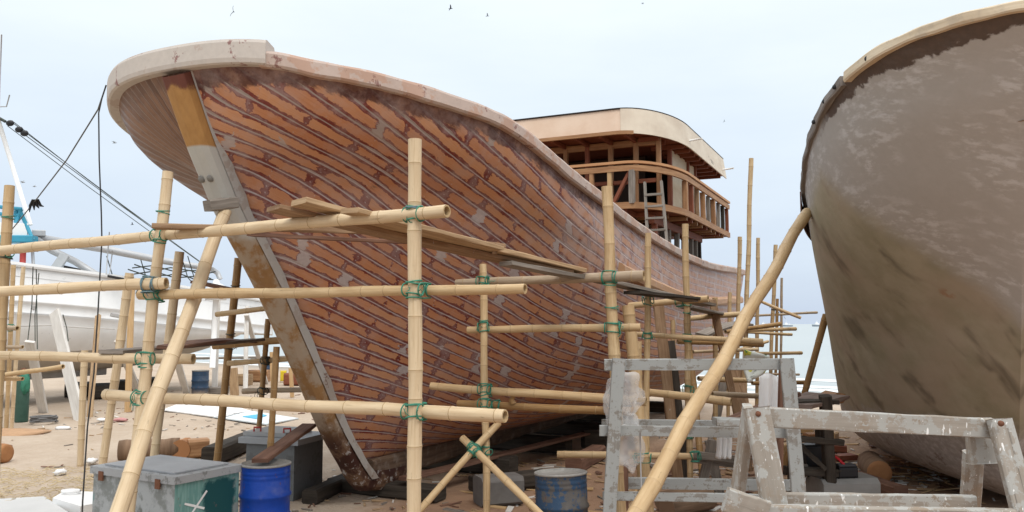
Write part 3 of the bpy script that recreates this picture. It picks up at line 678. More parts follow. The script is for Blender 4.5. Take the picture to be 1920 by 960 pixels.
t = NT("white_boat_paint"); p = t.pos(); n = t.noise(p, 1.5, 5, .6); z = t.xyz(p)[2]
c = t.mix(t.step(n, .4, .8), (.82, .82, .81), (.74, .735, .72)); c = t.mix(t.mul(t.step(t.noise(p, 3.1, 5, .7), .66, .7), .5), c, (.42, .42, .42))
c = t.mix(t.step(t.add(z, t.mul(t.sub(n, .5), .05)), 1.70, 1.66), c, (.42, .37, .31)); t.out(c, .45)
wmat = t.mat
mb.build("hull", wmat, wb)
mb = MB()
for sd in (1, -1):
    mb.grid([[WW(s, sd * (w_half(s) + o), w_sheer(s) + dz) for o, dz in ((.05, -.08), (.07, -.02), (.05, .06), (-.12, .06), (-.14, -.08))] for s in ss[:-1]], None, 0, False, sd < 0)
mb.build("cap_rail", white_paint, wb)
mb = MB(); mb.grid([[WW(s, -w_half(s), w_sheer(s) - .35), WW(s, w_half(s), w_sheer(s) - .35)] for s in ss[:-1]], None, 0, False); mb.build("deck", plain("white_deck", (.6, .6, .58)), wb)
mb = MB(); mb.beam(WW(-9, 0, .85), WW(5.5, 0, .85), .25, .25); mb.build("keel", plain("grey_keel", (.42, .41, .40)), wb)
mb = MB(); mb.tube([P(20, 612, 24.2), P(90, 610, 25), P(150, 614, 26), P(215, 617, 26.8)], .02, 6); mb.build("mooring_line", plain("pale_rope", (.55, .53, .5)), wb)
mb = MB()
for x0, x1, y0, y1, dd in ((62, 52, 500, 640, 3), (68, 70, 505, 655, 0), (73, 66, 512, 672, -4), (20, 16, 520, 600, 5), (118, 128, 590, 640, 2)):
    mb.tube([P(x0, y0, 23.6), P((x0 + x1) / 2 + dd, (y0 + y1) / 2, 23.5), P(x1, y1, 23.5)], .014, 5)
mb.build("hanging_line", twine_dark, wb)
for x, y in ((48, 575), (208, 590), (345, 592)): mb = MB(); mb.beam(P(x, y, 24.3 + x * .012), P(x + 16, y + 3, 24.5 + x * .012), .12, .12); mb.build("fender_chock", plain("dirty_white", (.42, .41, .40)) if "dirty_white" not in bpy.data.materials else bpy.data.materials["dirty_white"], wb)
# gantry with turquoise frame
def pt(a, Ya, b, Yb, r, name, m, n=8): mb = MB(); mb.tube([P(*a, Ya), P(*b, Yb)], r, n); return mb.build(name, m, wb)
for a, b in (((-40, 384), (40, 392)), ((-40, 398), (36, 404)), ((36, 392), (62, 450)), ((30, 395), (30, 425)), ((40, 392), (30, 420))): pt(a, 25.5, b, 25.5, .06, "gantry_tube", blue_frame)
mb = MB(); mb.beam(P(-40, 449, 25.3), P(66, 449, 25.6), .5, .22); mb.build("gantry_beam", blue_frame, wb)
mb = MB(); mb.beam(P(-40, 428, 25.25), P(52, 432, 25.5), .07, .42); mb.build("awning_panel", white_paint, wb)
pt((44, 452), 25.6, (42, 505), 25.6, .09, "gantry_post", red_paint); pt((60, 455), 25.8, (63, 503), 25.8, .05, "gantry_post", steel)
pt((6, 440), 26, (8, 500), 26, .06, "gantry_post", steel)
mb = MB(); mb.beam(P(60, 437, 26.2), P(85, 438, 26.4), .3, .2); mb.build("lamp_box", steel, wb)
pt((-14, 190), 25.8, (57, 422), 25.8, .07, "mast", white_paint)
mb = MB(); mb.tube([P(68, 446, 26.4), P(190, 466, 27.0), P(300, 488, 28), P(396, 504, 29)], [.14, .13, .12, .10], 10); mb.tube([P(396, 504, 29), P(408, 512, 29.1), P(413, 524, 29.1)], .09, 8); mb.build("boom", steel, wb)
mb = MB(); mb.tube([P(66, 448, 26.2), P(98, 470, 26.4), P(140, 490, 26.8), P(185, 518, 27.2)], .12, 10); mb.build("derrick_pipe", steel, wb)
mb = MB(); mb.beam(P(100, 510, 26.0), P(122, 478, 26.2), .30, .10, (0, 1, 0)); mb.build("brace_plate", plain("grey_plate", (.40, .42, .43)), wb)
mb = MB(); c = P(405, 552, 29); mb.lathe(c, [(.0, .55), (.10, .50), (.12, .40), (.30, .30), (.36, .1), (.36, -.2), (0, -.2)], 14, 0, True); mb.build("ventilator", white_paint, wb)
pt((405, 560), 29, (398, 690), 28.5, .10, "drain_pipe", white_paint)
mb = MB()
for k in range(4):
    a = [P(240 + 38 * i + 4 * k, 505 + 10 * math.sin(1.3 * i + k * 1.7) + 3 * i, 28 + .1 * k) for i in range(5)]; mb.tube(a, .022, 5)
for x in (200, 262, 340, 352): mb.tube([P(x, 480, 28), P(x + 12, 520, 28), P(x + 34, 545, 28)], .018, 5)
mb.build("rigging", twine_dark, wb)
mb = MB(); mb.tube([P(120, 500, 27), P(190, 515, 27.2), P(240, 525, 27.4)], .05, 6); mb.build("hose", cable, wb)
for x, y0, y1 in ((199, 435, 515), (205, 470, 516)): pt((x + 6, y0), 27, (x, y1), 27, .018, "aerial", steel, 5)
pt((3, 65), 24, (-2, 215), 24, .02, "aerial", steel, 5); mb = MB(); mb.tube([P(-8, 200, 24), P(12, 200, 24), P(18, 178, 24)], .02, 5); mb.build("aerial", steel, wb)
# tackle lines running down from the masthead
mb = MB()
for (a, b, Yb) in (((22, 226), (302, 440), 29), ((26, 232), (395, 505), 30), ((14, 236), (300, 448), 29), ((40, 248), (398, 508), 30)): mb.tube([P(*a, 25.8), P((a[0] + b[0]) / 2, (a[1] + b[1]) / 2 + 2, 27.5), P(*b, Yb)], .013, 5)
mb.tube([P(-30, 205, 25.8), P(10, 228, 25.8)], .05, 6)
mb.build("tackle_line", twine_dark, wb)
for x, y in ((19, 231), (36, 243), (46, 250)): mb = MB(); mb.blob(P(x, y, 25.8), .13, .08, .10, 6, .1); mb.build("pulley_block", black_plastic, wb)
# grey props leaning on the white hull
def prop(label, p0, Y0, p1, w, m=None, h=.09):
    b = G(*p1); mb = MB(); mb.beam(P(*p0, Y0), b + Vector((0, 0, -.05)), w, h, (0, 1, 0.3), 5, .006); tag(mb.build("hull_prop", m or white_grubby), label, "hull prop", "props leaning against the white hull")
prop("whitewashed prop board under the white hull, left of the wider grey one", (56, 640), 22.8, (82, 772), .26)
prop("wide grey-white prop board leaning high up against the white hull's side", (102, 585), 24.0, (151, 787), .34)
prop("thin stick prop leaning on the white hull between two short posts", (184, 592), 25.6, (168, 782), .16, plank_pale)
prop("white prop board under the white hull right of the leaning open-sand upright", (222, 640), 26.5, (264, 745), .26)
prop("narrow pale post standing beside the white hull behind the open-sand upright", (247, 540), 25.0, (240, 772), .17, new_pale)
prop("white prop board behind the long bamboo prop under the stem", (326, 655), 28.0, (352, 741), .24)
prop("upright white post near the thin end of the white hull", (408, 560), 31.0, (402, 738), .20)
prop("slanting white prop under the rising end of the white hull", (462, 590), 32.5, (500, 720), .18)
prop("pale green-white post near the white hull's far end", (463, 575), 33.0, (460, 735), .16)
for k, (x, y, w) in enumerate(((115, 735, .9), (160, 738, .8), (205, 728, .9), (255, 722, .7))):
    b = G(x, y + 12); mb = MB(); mb.box(b + Vector((0, 1.2, .22)), w, 1.4, .44, R(25), 0, .01); tag(mb.build("keel_block", plank_dark), ("dark timber keel block under the white hull, leftmost one", "dark timber keel block under the white hull between the grey-white board and the short post", "dark timber keel block under the white hull behind the thin stick prop", "dark timber keel block under the white hull, farthest one")[k], "keel block", "keel blocks under the white hull")
# ------------------------------------------------------------------ bamboo scaffolding
def bamboo(label, a, b, r, kind='tan', taper=.9, bend=None, group="bamboo poles of the scaffolding", hollow=(0, 1), name="bamboo_pole", cat="bamboo pole"):
    a = Vector(a); b = Vector(b); ax = b - a; L = ax.length; ax.normalize()
    side = ax.cross(Vector((0, 0, 1)))
    if side.length < .05: side = ax.cross(Vector((1, 0, 0)))
    side.normalize(); up = side.cross(ax)
    nodes = []; x = rnd.uniform(.06, .25)
    while x < L - .03: nodes.append(x); x += rnd.uniform(.22, .46) * (.75 + r * 5)
    st = [(0.0, 1.0, 0)]
    for x in nodes:
        st += [(x - .022, 1.0, 0), (x - .007, 1.045, 1), (x, 1.07, 1), (x + .007, 1.03, 0), (x + .022, 1.0, 0)]
    st.append((L, 1.0, 0))
    st = [q for k, q in enumerate(st) if k == 0 or q[0] > st[k - 1][0] + .001]
    bd = rnd.uniform(.6, 1.2) * (rnd.uniform(.0015, .0045) if bend is None else bend); ph = rnd.uniform(0, 6.28); kx = [(rnd.uniform(-1, 1), rnd.uniform(-1, 1)) for _ in nodes] + [(0, 0)]
    mb = MB(); rings = []; uv = []; n = 10; fl = []
    for x, k, f in st:
        t = x / L; w = 4 * t * (1 - t) * bd * L
        jn = .16 * r * math.sin(x * 3.1 + ph)
        c = a + ax * x + (side * math.cos(ph) + up * math.sin(ph)) * w + side * jn + up * jn * .6
        rr = r * k * (1 + (taper - 1) * t) * (1 + .035 * math.sin(x * 7 + ph) + .02 * math.sin(x * 17))
        rings.append([c + (side * math.cos(6.2832 * i / n) + up * math.sin(6.2832 * i / n)) * rr for i in range(n)])
        uv.append([(x, i / n) for i in range(n + 1)]); fl.append(f)
    mb.grid(rings, uv, lambda i, j: 1 if fl[i] and fl[i + 1] else 0, True, True, True)
    N = len(rings)
    for e, idx, dr in ((0, 0, 1), (1, N - 1, -1)):
        R0 = rings[idx]; c = sum(R0, Vector()) / n; bi = len(mb.v)
        if e in hollow and r > .03:
            A = [c + (p - c) * .98 for p in R0]; B2 = [c + (p - c) * .74 for p in R0]; C2 = [c + (p - c) * .72 + ax * dr * r * 2.2 for p in R0]
            mb.grid([A, B2, C2], None, 2, False, dr < 0, True); bi = len(mb.v); mb.poly(C2 if dr < 0 else list(reversed(C2)), 2)
        else: mb.poly(R0 if dr < 0 else list(reversed(R0)), 2)
    o = mb.build(name, [BAM[kind], bam_node, bam_cut]); tag(o, label, cat, group)
    o["_a"] = tuple(a); o["_b"] = tuple(b); del o["_a"]; del o["_b"]
    TAP[o.name] = taper
    return o
TAP = {}
def lash(pole, c, ax_v, r_v, ax_h, r_h, mat=None, tails=True):
    """twine wound round two crossing poles; a part of the pole it is tied to"""
    mat = mat or twine; c = Vector(c); ax_v = Vector(ax_v).normalized(); ax_h = Vector(ax_h).normalized(); mb = MB()
    def ring(cc, ax, r, tilt, n=14, th=.007):
        s1 = ax.cross(Vector((.3, .9, .2))).normalized(); s2 = ax.cross(s1)
        mb.tube([cc + s1 * (math.cos(6.2832 * k / n) * r) + s2 * (math.sin(6.2832 * k / n) * r) + ax * (math.sin(6.2832 * k / n + tilt[0]) * tilt[1]) for k in range(n + 1)], th, 5, False)
    for k in range(rnd.randint(3, 4)):
        d = (r_h + .008 + .007 * k) * (1 if k % 2 else -1)
        ring(c + ax_v * (d * rnd.uniform(.5, 1.0)), ax_v, r_v * 1.05 + .004, (rnd.uniform(0, 6), rnd.uniform(.003, .016)))
    gap = c
    for k in range(2):
        d = (r_v + .012 + .012 * k) * (1 if k % 2 else -1)
        ring(c + (ax_h * d), ax_h, r_h * 1.08 + .004, (rnd.uniform(0, 6), rnd.uniform(.002, .012)))
    if tails:
        for k in range(2):
            p = c + ax_h * (r_v * rnd.choice((-1, 1)) * 1.2) + Vector((rnd.uniform(-.03, .03), -r_v - .02, rnd.uniform(-.02, .05))); q = [p]
            for i in range(4): q.append(q[-1] + Vector((rnd.uniform(-.03, .03), rnd.uniform(-.015, .015), rnd.uniform(-.05, .015))))
            mb.tube(q, .004, 4, False)
    o = mb.build("rope_lashing", mat, pole); return o
POLES = {}
def pole(key, label, p0, Y0, p1, Y1, r, kind='tan', foot=False, ext=0.0, **kw):
    a = P(*p0, Y0); b = P(*p1, Y1)
    if foot:                                        # carry the line on into the sand
        d = (b - a); k = (-.15 - a.z) / d.z; b = a + d * k
    if ext: a = a + (a - b).normalized() * ext
    o = bamboo(label, a, b, r, kind, **kw); POLES[key] = (o, a, b, r); return o
def pt_on(key, px):
    """point of a pole where it passes the picture column/row"""
    o, a, b, r = POLES[key]; return a, b
def cross(k1, k2, mat=None):
    """tie two poles where they pass closest"""
    o1, a, b, r1 = POLES[k1]; o2, c, d, r2 = POLES[k2]
    u = (b - a).normalized(); v = (d - c).normalized(); w0 = a - c; B_ = u.dot(v); D = u.dot(w0); E = v.dot(w0); den = 1 - B_ * B_
    s = (B_ * E - D) / den; p = a + u * s; t = (E - B_ * D) / den; q = c + v * t
    r1 *= 1 + (TAP[o1.name] - 1) * max(0, min(1, s / (b - a).length)); r2 *= 1 + (TAP[o2.name] - 1) * max(0, min(1, t / (d - c).length))
    lash(o1, p, u, r1, v, r2, mat)
    if rnd.random() < .4: # second half of the binding sits on the other pole
        lash(o1, q, v, r2, u, r1, mat, False)
g1 = "bamboo poles of the scaffolding"
# uprights, foreground and left
pole('V3', "stout pale upright bamboo pole standing before the hull, tied with green twine at three heights", (777, 262), 7.0, (775, 960), 7.0, .058, 'pale', True, taper=1.08)
pole('V2', "leaning pale bamboo upright left of the bow, crossed by the long prop pole", (314, 322), 8.6, (243, 940), 8.45, .056, 'pale', True, taper=1.1)
pole('V1', "thick bamboo upright at the far left edge with blue railing behind its top", (18, 348), 10.5, (-3, 740), 10.4, .064, 'tan', True, taper=1.1)
pole('V4', "leaning bamboo upright just right of the open-ended rail, foot behind the grey-green chest", (337, 472), 11.2, (290, 850), 11.2, .060, 'pale', True)
pole('V4b', "leaning bamboo upright before the white hull, foot in sand beside the bark log", (243, 512), 15.2, (193, 865), 15.2, .078, 'pale', True)
pole('V6', "short straight bamboo post in open sand, its cut top against the white hull", (159, 657), 15.3, (151, 864), 15.3, .062, 'pale', True)
pole('V5', "brown bamboo upright just left of the stem with its top against the sky", (447, 484), 13.2, (409, 850), 13.2, .062, 'brown', True)
pole('V7', "thin brown bamboo upright behind the stem, left of the one over the grey tank", (503, 598), 12.9, (486, 800), 12.9, .042, 'brown', True)
pole('V8', "short brown bamboo upright standing in front of the grey tank lid", (519, 650), 10.75, (507, 850), 10.7, .042, 'brown', True)
pole('V9', "thin bamboo upright at far left beside the green gas cylinder", (25, 497), 20.5, (12, 795), 20.5, .056, 'tan', True)
pole('V10', "thin pale bamboo upright leaning beside the gas cylinder, nearest to it", (44, 500), 20.3, (22, 800), 20.3, .050, 'pale', True)
# rails on the left
pole('H1', "long bamboo rail sloping up to the right under the highest scaffold planks", (838, 396), 6.82, (-60, 475), 10.6, .056, 'pale', taper=1.05, bend=.004)
pole('H2a', "bamboo rail with open cut mouth and blue twine at the leaning upright", (312, 531), 8.42, (-70, 549), 8.6, .060, 'pale')
pole('H2b', "bamboo rail crossing the stem at mid height, green tie at the stout upright", (985, 541), 6.68, (264, 552), 8.72, .044, 'tan', taper=1.25)
pole('H3', "lowest and palest bamboo rail, white open end right of the stout upright", (948, 779), 6.66, (198, 740), 9.0, .056, 'pale', taper=1.05)
pole('H4', "bamboo rail low before the white hull carrying a weathered plank, mouth open at right", (362, 674), 8.68, (-70, 666), 9.0, .056, 'pale')
pole('H5', "short brown bamboo cross bar under the weathered plank, running behind the stem", (400, 648), 13.0, (575, 634), 12.8, .062, 'brown')
pole('H6', "pale thin bamboo cross bar behind the stem, below the brown one", (428, 682), 13.1, (580, 670), 12.8, .045, 'tan')
pole('H7', "greyish bamboo cross bar low behind the stem near the far beach", (456, 734), 13.1, (590, 730), 12.8, .045, 'grey')
pole('H8', "short bamboo bar ending before the end of the white hull", (405, 589), 13.0, (540, 574), 12.7, .044, 'tan')
pole('H9', "bamboo stick slanting in front of the white boat's underside at far left", (-20, 707), 20.0, (118, 687), 19.2, .060, 'tan')
pole('H9b', "short bamboo stub below the slanting stick at far left", (-20, 710), 20.2, (42, 710), 19.8, .055, 'tan')
pole('H9c', "short whitened bamboo stub tied high on the thin upright by the gas cylinder", (-10, 614), 20.3, (32, 615), 20.0, .065, 'grey')
pole('H9d', "dark end of a bamboo stub tied midway up the thin upright by the gas cylinder", (-10, 650), 20.3, (43, 651), 20.0, .050, 'grey')
# long prop under the stem
pole('D1', "long thick bamboo prop leaning from the sand up to the wooden pad under the stem", (424, 396), 9.16, (225, 960), 7.25, .066, 'pale', True, taper=1.15, bend=.006)
# braces and rails right of the stout upright
pole('V11', "slim bamboo upright before the middle of the planked hull, tied to two crossing braces", (905, 496), 10.25, (912, 960), 9.75, .046, 'tan', True)
pole('B1', "bamboo brace leaning to the right behind its crossing twin under the planked hull", (935, 793), 9.95, (786, 957), 9.3, .042, 'tan', True)
pole('B2', "bamboo brace leaning to the left, crossing over its twin at the slim upright", (868, 822), 9.9, (1003, 955), 9.0, .044, 'tan', True)
pole('H10', "bamboo rail with whitish cut mouth carrying the plank ends at mid hull", (1207, 518), 9.55, (855, 531), 10.45, .064, 'grey', taper=.72)
pole('H11', "bamboo rail below the plank-carrying one, tied with a wide green binding at its right end", (1201, 613), 9.85, (877, 618), 10.35, .050, 'tan')
pole('H12', "upper of two low bamboo rails ending in the plastic bag on the grey rack", (1212, 752), 9.45, (808, 724), 10.35, .054, 'tan')
pole('H13', "lower of two low bamboo rails with a branch stub on its top", (1190, 773), 9.75, (858, 757), 10.5, .050, 'brown')
pole('H14', "bamboo bar lying low in the shade behind the worn blue drum", (1045, 852), 10.9, (1300, 855), 10.6, .046, 'tan')
pole('V12', "thick bamboo upright at midships with scraped bark rising above the gunwale line", (1137, 350), 9.75, (1153, 720), 9.75, .064, 'tan', True, taper=1.15)
pole('V13', "thick bamboo post with a slanted open mouth leaning beside the midships upright", (1178, 573), 10.5, (1212, 950), 10.3, .076, 'tan', True, taper=1.1)
pole('V13b', "slim short bamboo beside the thick open-mouthed post", (1197, 640), 10.9, (1203, 900), 10.9, .050, 'tan', True)
pole('V14', "tall slender bamboo upright right of the thick open-mouthed post", (1216, 437), 11.6, (1213, 790), 11.6, .046, 'tan', True)
pole('V15', "bamboo upright below the wheelhouse ladder", (1285, 420), 12.6, (1292, 800), 12.6, .050, 'tan', True)
pole('V16', "slender bamboo upright hiding the stern corner of the planked boat", (1387, 444), 19.0, (1379, 760), 19.0, .048, 'tan', True)
pole('V17', "tallest bamboo upright on the far scaffold, topping the wheelhouse floor", (1408, 297), 18.3, (1392, 760), 18.3, .052, 'tan', True)
pole('V18', "bamboo upright right of the tallest far pole", (1422, 446), 20.0, (1420, 740), 20.0, .046, 'tan', True)
pole('V19', "far bamboo upright crossed by the slanting bar, against the sea", (1455, 459), 19.6, (1444, 740), 19.6, .046, 'tan', True)
pole('V20', "greyish far bamboo upright, last one before the grey hull, against the sea", (1466, 521), 22.0, (1464, 720), 22.0, .034, 'grey', True)
pole('V21', "thin bamboo upright close right of the far crossed one", (1458, 560), 20.4, (1454, 740), 20.4, .036, 'brown', True)
pole('V22', "short bamboo upright in front of the stern planking below the small sloping plank", (1341, 558), 15.6, (1342, 790), 15.6, .050, 'tan', True)
pole('V23', "leaning bamboo prop against the after hull, right of the ladder pole", (1288, 600), 14.2, (1307, 780), 13.4, .056, 'brown', True)
pole('H15', "bamboo bar with a cut mouth just below the rubbing strake", (1328, 560), 12.1, (1180, 573), 12.7, .052, 'tan')
pole('H16', "bamboo bar crossing two slender uprights, its end reaching past the long diagonal pole", (1430, 641), 12.2, (1187, 627), 12.2, .044, 'tan')
pole('H16b', "second bamboo bar lying close under the one past the long diagonal pole", (1430, 646), 13.6, (1270, 640), 13.2, .045, 'brown')
pole('H17', "bamboo bar under the small sloping plank by the stern", (1392, 589), 15.2, (1290, 597), 14.6, .052, 'tan')
pole('H18', "dull brown bamboo bar pointing at the sea, level with the far ships", (1462, 607), 17.6, (1360, 622), 16.5, .048, 'brown')
pole('H19', "upper of two thin bamboo bars pointing at the sea just below the horizon", (1492, 617), 19.0, (1380, 620), 18.0, .044, 'tan')
pole('H20', "lower of two thin bamboo bars pointing at the sea just below the horizon", (1484, 627), 19.2, (1390, 622), 18.5, .036, 'tan')
pole('H21', "thin bamboo bar slanting down to the right across the far uprights", (1502, 596), 18.6, (1428, 566), 18.9, .038, 'tan')
pole('H22', "whitish thin bamboo bar just above the far ships", (1532, 586), 21.6, (1400, 593), 20.5, .034, 'grey')
pole('H23', "bamboo bar over the surf at the height of the grey rack's top board", (1503, 662), 19.6, (1400, 663), 18.5, .042, 'tan')
pole('H24', "thin bamboo end showing right of the grey rack's top board", (1485, 680), 20.4, (1400, 684), 19.6, .032, 'grey')
pole('H25', "thin pale bamboo end over the surf, under the grey rack's top board", (1498, 702), 20.4, (1400, 700), 19.6, .030, 'grey')
pole('H26', "bamboo bar with an open mouth behind the long diagonal pole, above the rack's middle board", (1371, 753), 11.4, (1200, 734), 12.0, .060, 'tan')
pole('H27', "bamboo bar behind the long diagonal pole at the height of the cement sack", (1408, 713), 16.0, (1310, 710), 15.5, .052, 'tan')
pole('H28', "brown bamboo bar running to the foot of the leaning sea-side prop", (1512, 717), 17.5, (1410, 718), 16.5, .045, 'brown')
pole('H29', "grey wrapped bar lying behind the long diagonal pole near the sack", (1430, 743), 14.4, (1335, 738), 13.8, .050, 'grey')
pole('V24', "thin bamboo upright before the stern planking, left of the one hiding the stern corner", (1369, 548), 18.4, (1366, 760), 18.4, .044, 'tan', True)
pole('V25', "thin bamboo upright against the after hull between the ladder pole and the wide old board", (1262, 600), 14.8, (1266, 780), 14.8, .044, 'tan', True)
pole('V26', "pale thin upright on the far scaffold right behind the tallest pole", (1401, 520), 20.8, (1398, 740), 20.8, .036, 'pale', True)
pole('H30', "thin pale bar low on the far scaffold, above the long diagonal's middle", (1420, 655), 16.8, (1300, 660), 16.0, .036, 'pale')
pole('H31', "thin bamboo bar on the far scaffold just above the cement sack", (1412, 684), 17.2, (1318, 688), 16.2, .036, 'tan')
pole('H32', "thin bar crossing the far uprights between horizon and rack top", (1440, 640), 18.2, (1340, 668), 17.4, .032, 'tan')
pole('D2', "long thick bamboo diagonal leaning from the foreground sand against the grey boat's rail", (1513, 398), 11.55, (1197, 955), 7.3, .078, 'tan', True, taper=.97, bend=.004)
pole('D3', "bamboo prop on the sea side leaning against the grey hull", (1549, 590), 14.4, (1508, 738), 14.8, .060, 'brown', True)
for k1, k2, m_ in (('V3', 'H1', 0), ('V3', 'H2b', 0), ('V3', 'H3', 0), ('V2', 'H1', 0), ('V2', 'H2b', 0), ('V2', 'H4', 0), ('V2', 'H3', 0), ('V2', 'H2a', 1), ('V1', 'H1', 0), ('V11', 'H10', 0), ('V11', 'H11', 0), ('V11', 'H12', 0), ('V11', 'H13', 0), ('V11', 'B2', 0),
                   ('B1', 'B2', 0), ('V12', 'H10', 0), ('V12', 'H11', 0), ('V12', 'H12', 0), ('V14', 'H15', 0), ('V14', 'H16', 0), ('V15', 'H15', 0), ('V15', 'H16', 0), ('V15', 'H26', 0), ('V15', 'H14', 0), ('V13', 'H14', 0), ('V5', 'H5', 2), ('V7', 'H7', 2), ('V7', 'H6', 2), ('V19', 'H21', 2), ('V20', 'H22', 2), ('V9', 'H9c', 0)):
    cross(k1, k2, (None, twine_blue, twine_dark)[m_])
for key, px, m_ in (('V3', 385, 1), ('V2', 545, 0), ('V2', 395, 0), ('V1', 405, 0), ('V1', 480, 2), ('V11', 600, 0), ('V12', 575, 0), ('V15', 585, 0), ('V5', 535, 2), ('V5', 625, 2), ('B2', 835, 0)):
    o, a, b, r = POLES[key]                          # loose turns of twine
    for k in range(400):
        p = a.lerp(b, k / 400); v = p - Vector((0, 0, EYE)); f = v.y * math.cos(PITCH) + v.z * math.sin(PITCH); uy = 480 - FPX * (-v.y * math.sin(PITCH) + v.z * math.cos(PITCH)) / f
        if uy > px: break
    r *= 1 + (TAP[o.name] - 1) * max(0, min(1, (p - a).length / (b - a).length)); mb = MB(); u = (b - a).normalized(); s1 = u.cross(Vector((.3, .9, .2))).normalized(); s2 = u.cross(s1)
    for q in range(2): mb.tube([p + u * (q * .02 + .012 * math.sin(6.28 * i / 14 + q * 2)) + (s1 * math.cos(6.2832 * i / 14) + s2 * math.sin(6.2832 * i / 14)) * (r * 1.10 + .006) for i in range(15)], .006, 5, False)
    mb.build("rope_turn", (twine, twine_blue, twine_dark)[m_], o)
# branch stub on a rail
o, a, b, r = POLES['H13']; mb = MB(); c = P(962, 757, 10.22); mb.tube([c, c + Vector((-.02, 0, .05)), c + Vector((.01, 0, .09))], [.04, .032, .026], 8); mb.build("branch_stub", BAM['brown'], o)
# ------------------------------------------------------------------ planks lying on the scaffolding
def plank(label, p0, Y0, p1, Y1, w, h, m, roll=0.0, seg=8, bow=0.0, group="planks lying on the scaffolding", name="scaffold_plank", cat="plank", up=(0, 0, 1), jit=.004):
    mb = MB(); mb.beam(P(*p0, Y0), P(*p1, Y1), w, h, up, seg, jit, 1, 0, bow, roll); o = mb.build(name, m); tag(o, label, cat, group); return o
plank("long brown scaffold plank with a burnt left tip on the sloping rail", (290, 425), 8.25, (740, 436), 8.7, .26, .05, plank_old, .05, 10, .01)
plank("thin brown plank lying behind the burnt-tipped one along the bow", (470, 440), 9.2, (800, 456), 9.0, .22, .04, plank_red, .05)
plank("pale plank running from the sloping rail far along the hull to the next scaffold", (560, 378), 7.25, (1085, 508), 9.85, .26, .05, plank_pale, -.02, 14, -.01)
plank("brown plank under the long pale one, seen from below", (512, 390), 7.4, (1060, 512), 9.75, .28, .045, plank_old, -.02, 14, -.012)
plank("short pale plank laid over the sloping rail beside the stout upright", (655, 395), 7.1, (930, 466), 8.8, .22, .045, plank_pale, .03, 8)
plank("short whitish-grey plank with a pointed end sticking out above the whitish rail", (948, 494), 8.9, (1085, 520), 9.75, .20, .05, plank_grey, 0, 5)
plank("grey plank continuing along the hull past the midships upright", (1100, 520), 10.4, (1330, 572), 12.6, .24, .045, plank_grey, 0, 8)
plank("dark plank under the grey one past the midships upright", (1185, 548), 10.9, (1300, 560), 12.2, .26, .04, plank_dark, 0, 6)
plank("small dark plank sloping down to the stern scaffold", (1285, 575), 12.6, (1345, 588), 15.0, .24, .04, plank_grey, 0, 5)
plank("weathered grey-brown board lying across bars in front of the stern planking", (1315, 628), 15.3, (1402, 607), 16.4, .26, .05, plank_grey, .2, 6, .06)
plank("weathered plank on the low rail before the white hull, reaching the brown bar", (208, 660), 8.72, (482, 637), 12.7, .26, .04, plank_grey, 0, 8)
plank("second dark weathered plank beside the one reaching to the brown bar", (312, 652), 9.4, (470, 640), 12.9, .22, .04, plank_red, .1, 8, .04)
plank("narrow dark plank hanging behind the long prop under the stem", (362, 528), 10.6, (548, 566), 10.6, .18, .035, plank_red, .1, 6)
# batten clamped to the plank
mb = MB(); mb.beam(P(880, 452, 8.6), P(945, 462, 8.9), .06, .05, (0, 0, 1), 2, .003); mb.beam(P(926, 458, 8.78), P(927, 476, 8.78), .05, .05, (0, 1, 0), 1); tag(mb.build("clamped_batten", plank_old), "short wooden batten with a peg tied on the pale plank", "batten")
# wooden pad between stem and prop
mb = MB(); mb.beam(P(388, 386, 9.05), P(440, 380, 9.25), .22, .13, (0.1, .2, 1), 3, .006, roll=.15); tag(mb.build("prop_pad", plank_grey), "rough wooden pad between the stem and the top of the bamboo prop", "wood block")
# ------------------------------------------------------------------ drums, chest, tank
def drum(label, px, Y, m, dz=0.0, tilt=0.0, h=.88, r=.29, yoff=None):
    b = P(px, 600, Y); b.z = dz; e = empty("oil_drum", b); tag(e, label, "oil drum", "steel drums")
    prof = [(0, .0), (r, .0), (r + .008, .01), (r, .025)]
    for zz in (.30, .58): prof += [(r, zz * h - .035), (r + .016, zz * h - .012), (r + .016, zz * h + .012), (r, zz * h + .035)]
    for zz in (.80, .86, .92): prof += [(r, zz * h - .012), (r - .005, zz * h), (r, zz * h + .012)]
    prof += [(r, h - .02)]
    mb = MB(); mb.lathe(b, prof, 40); mb.build("drum_shell", m, e)
    mb = MB(); mb.lathe(b, [(r - .01, h - .03), (r + .009, h - .024), (r + .010, h - .004), (r - .006, h + .002), (r - .012, h - .022), (0, h - .02)], 40); mb.build("drum_rim", drum_rim, e)
    e.rotation_euler = (tilt, tilt * .6, 0)
    return e
drum("bright blue oil drum with a board end on its lid, before the grey tank", 505, 10.15, drum_blue)
drum("worn dirty blue oil drum with a pale rim standing right of the crossed braces", 1054, 9.4, drum_old, .02, R(-2.5))
drum("far dark blue oil drum on the open beach behind the long bamboo prop", 379, 30.0, drum_navy)
drum("green-lidded dark drum far off beyond the stem, near the yellow canister", 505, 43.0, drum_navy)
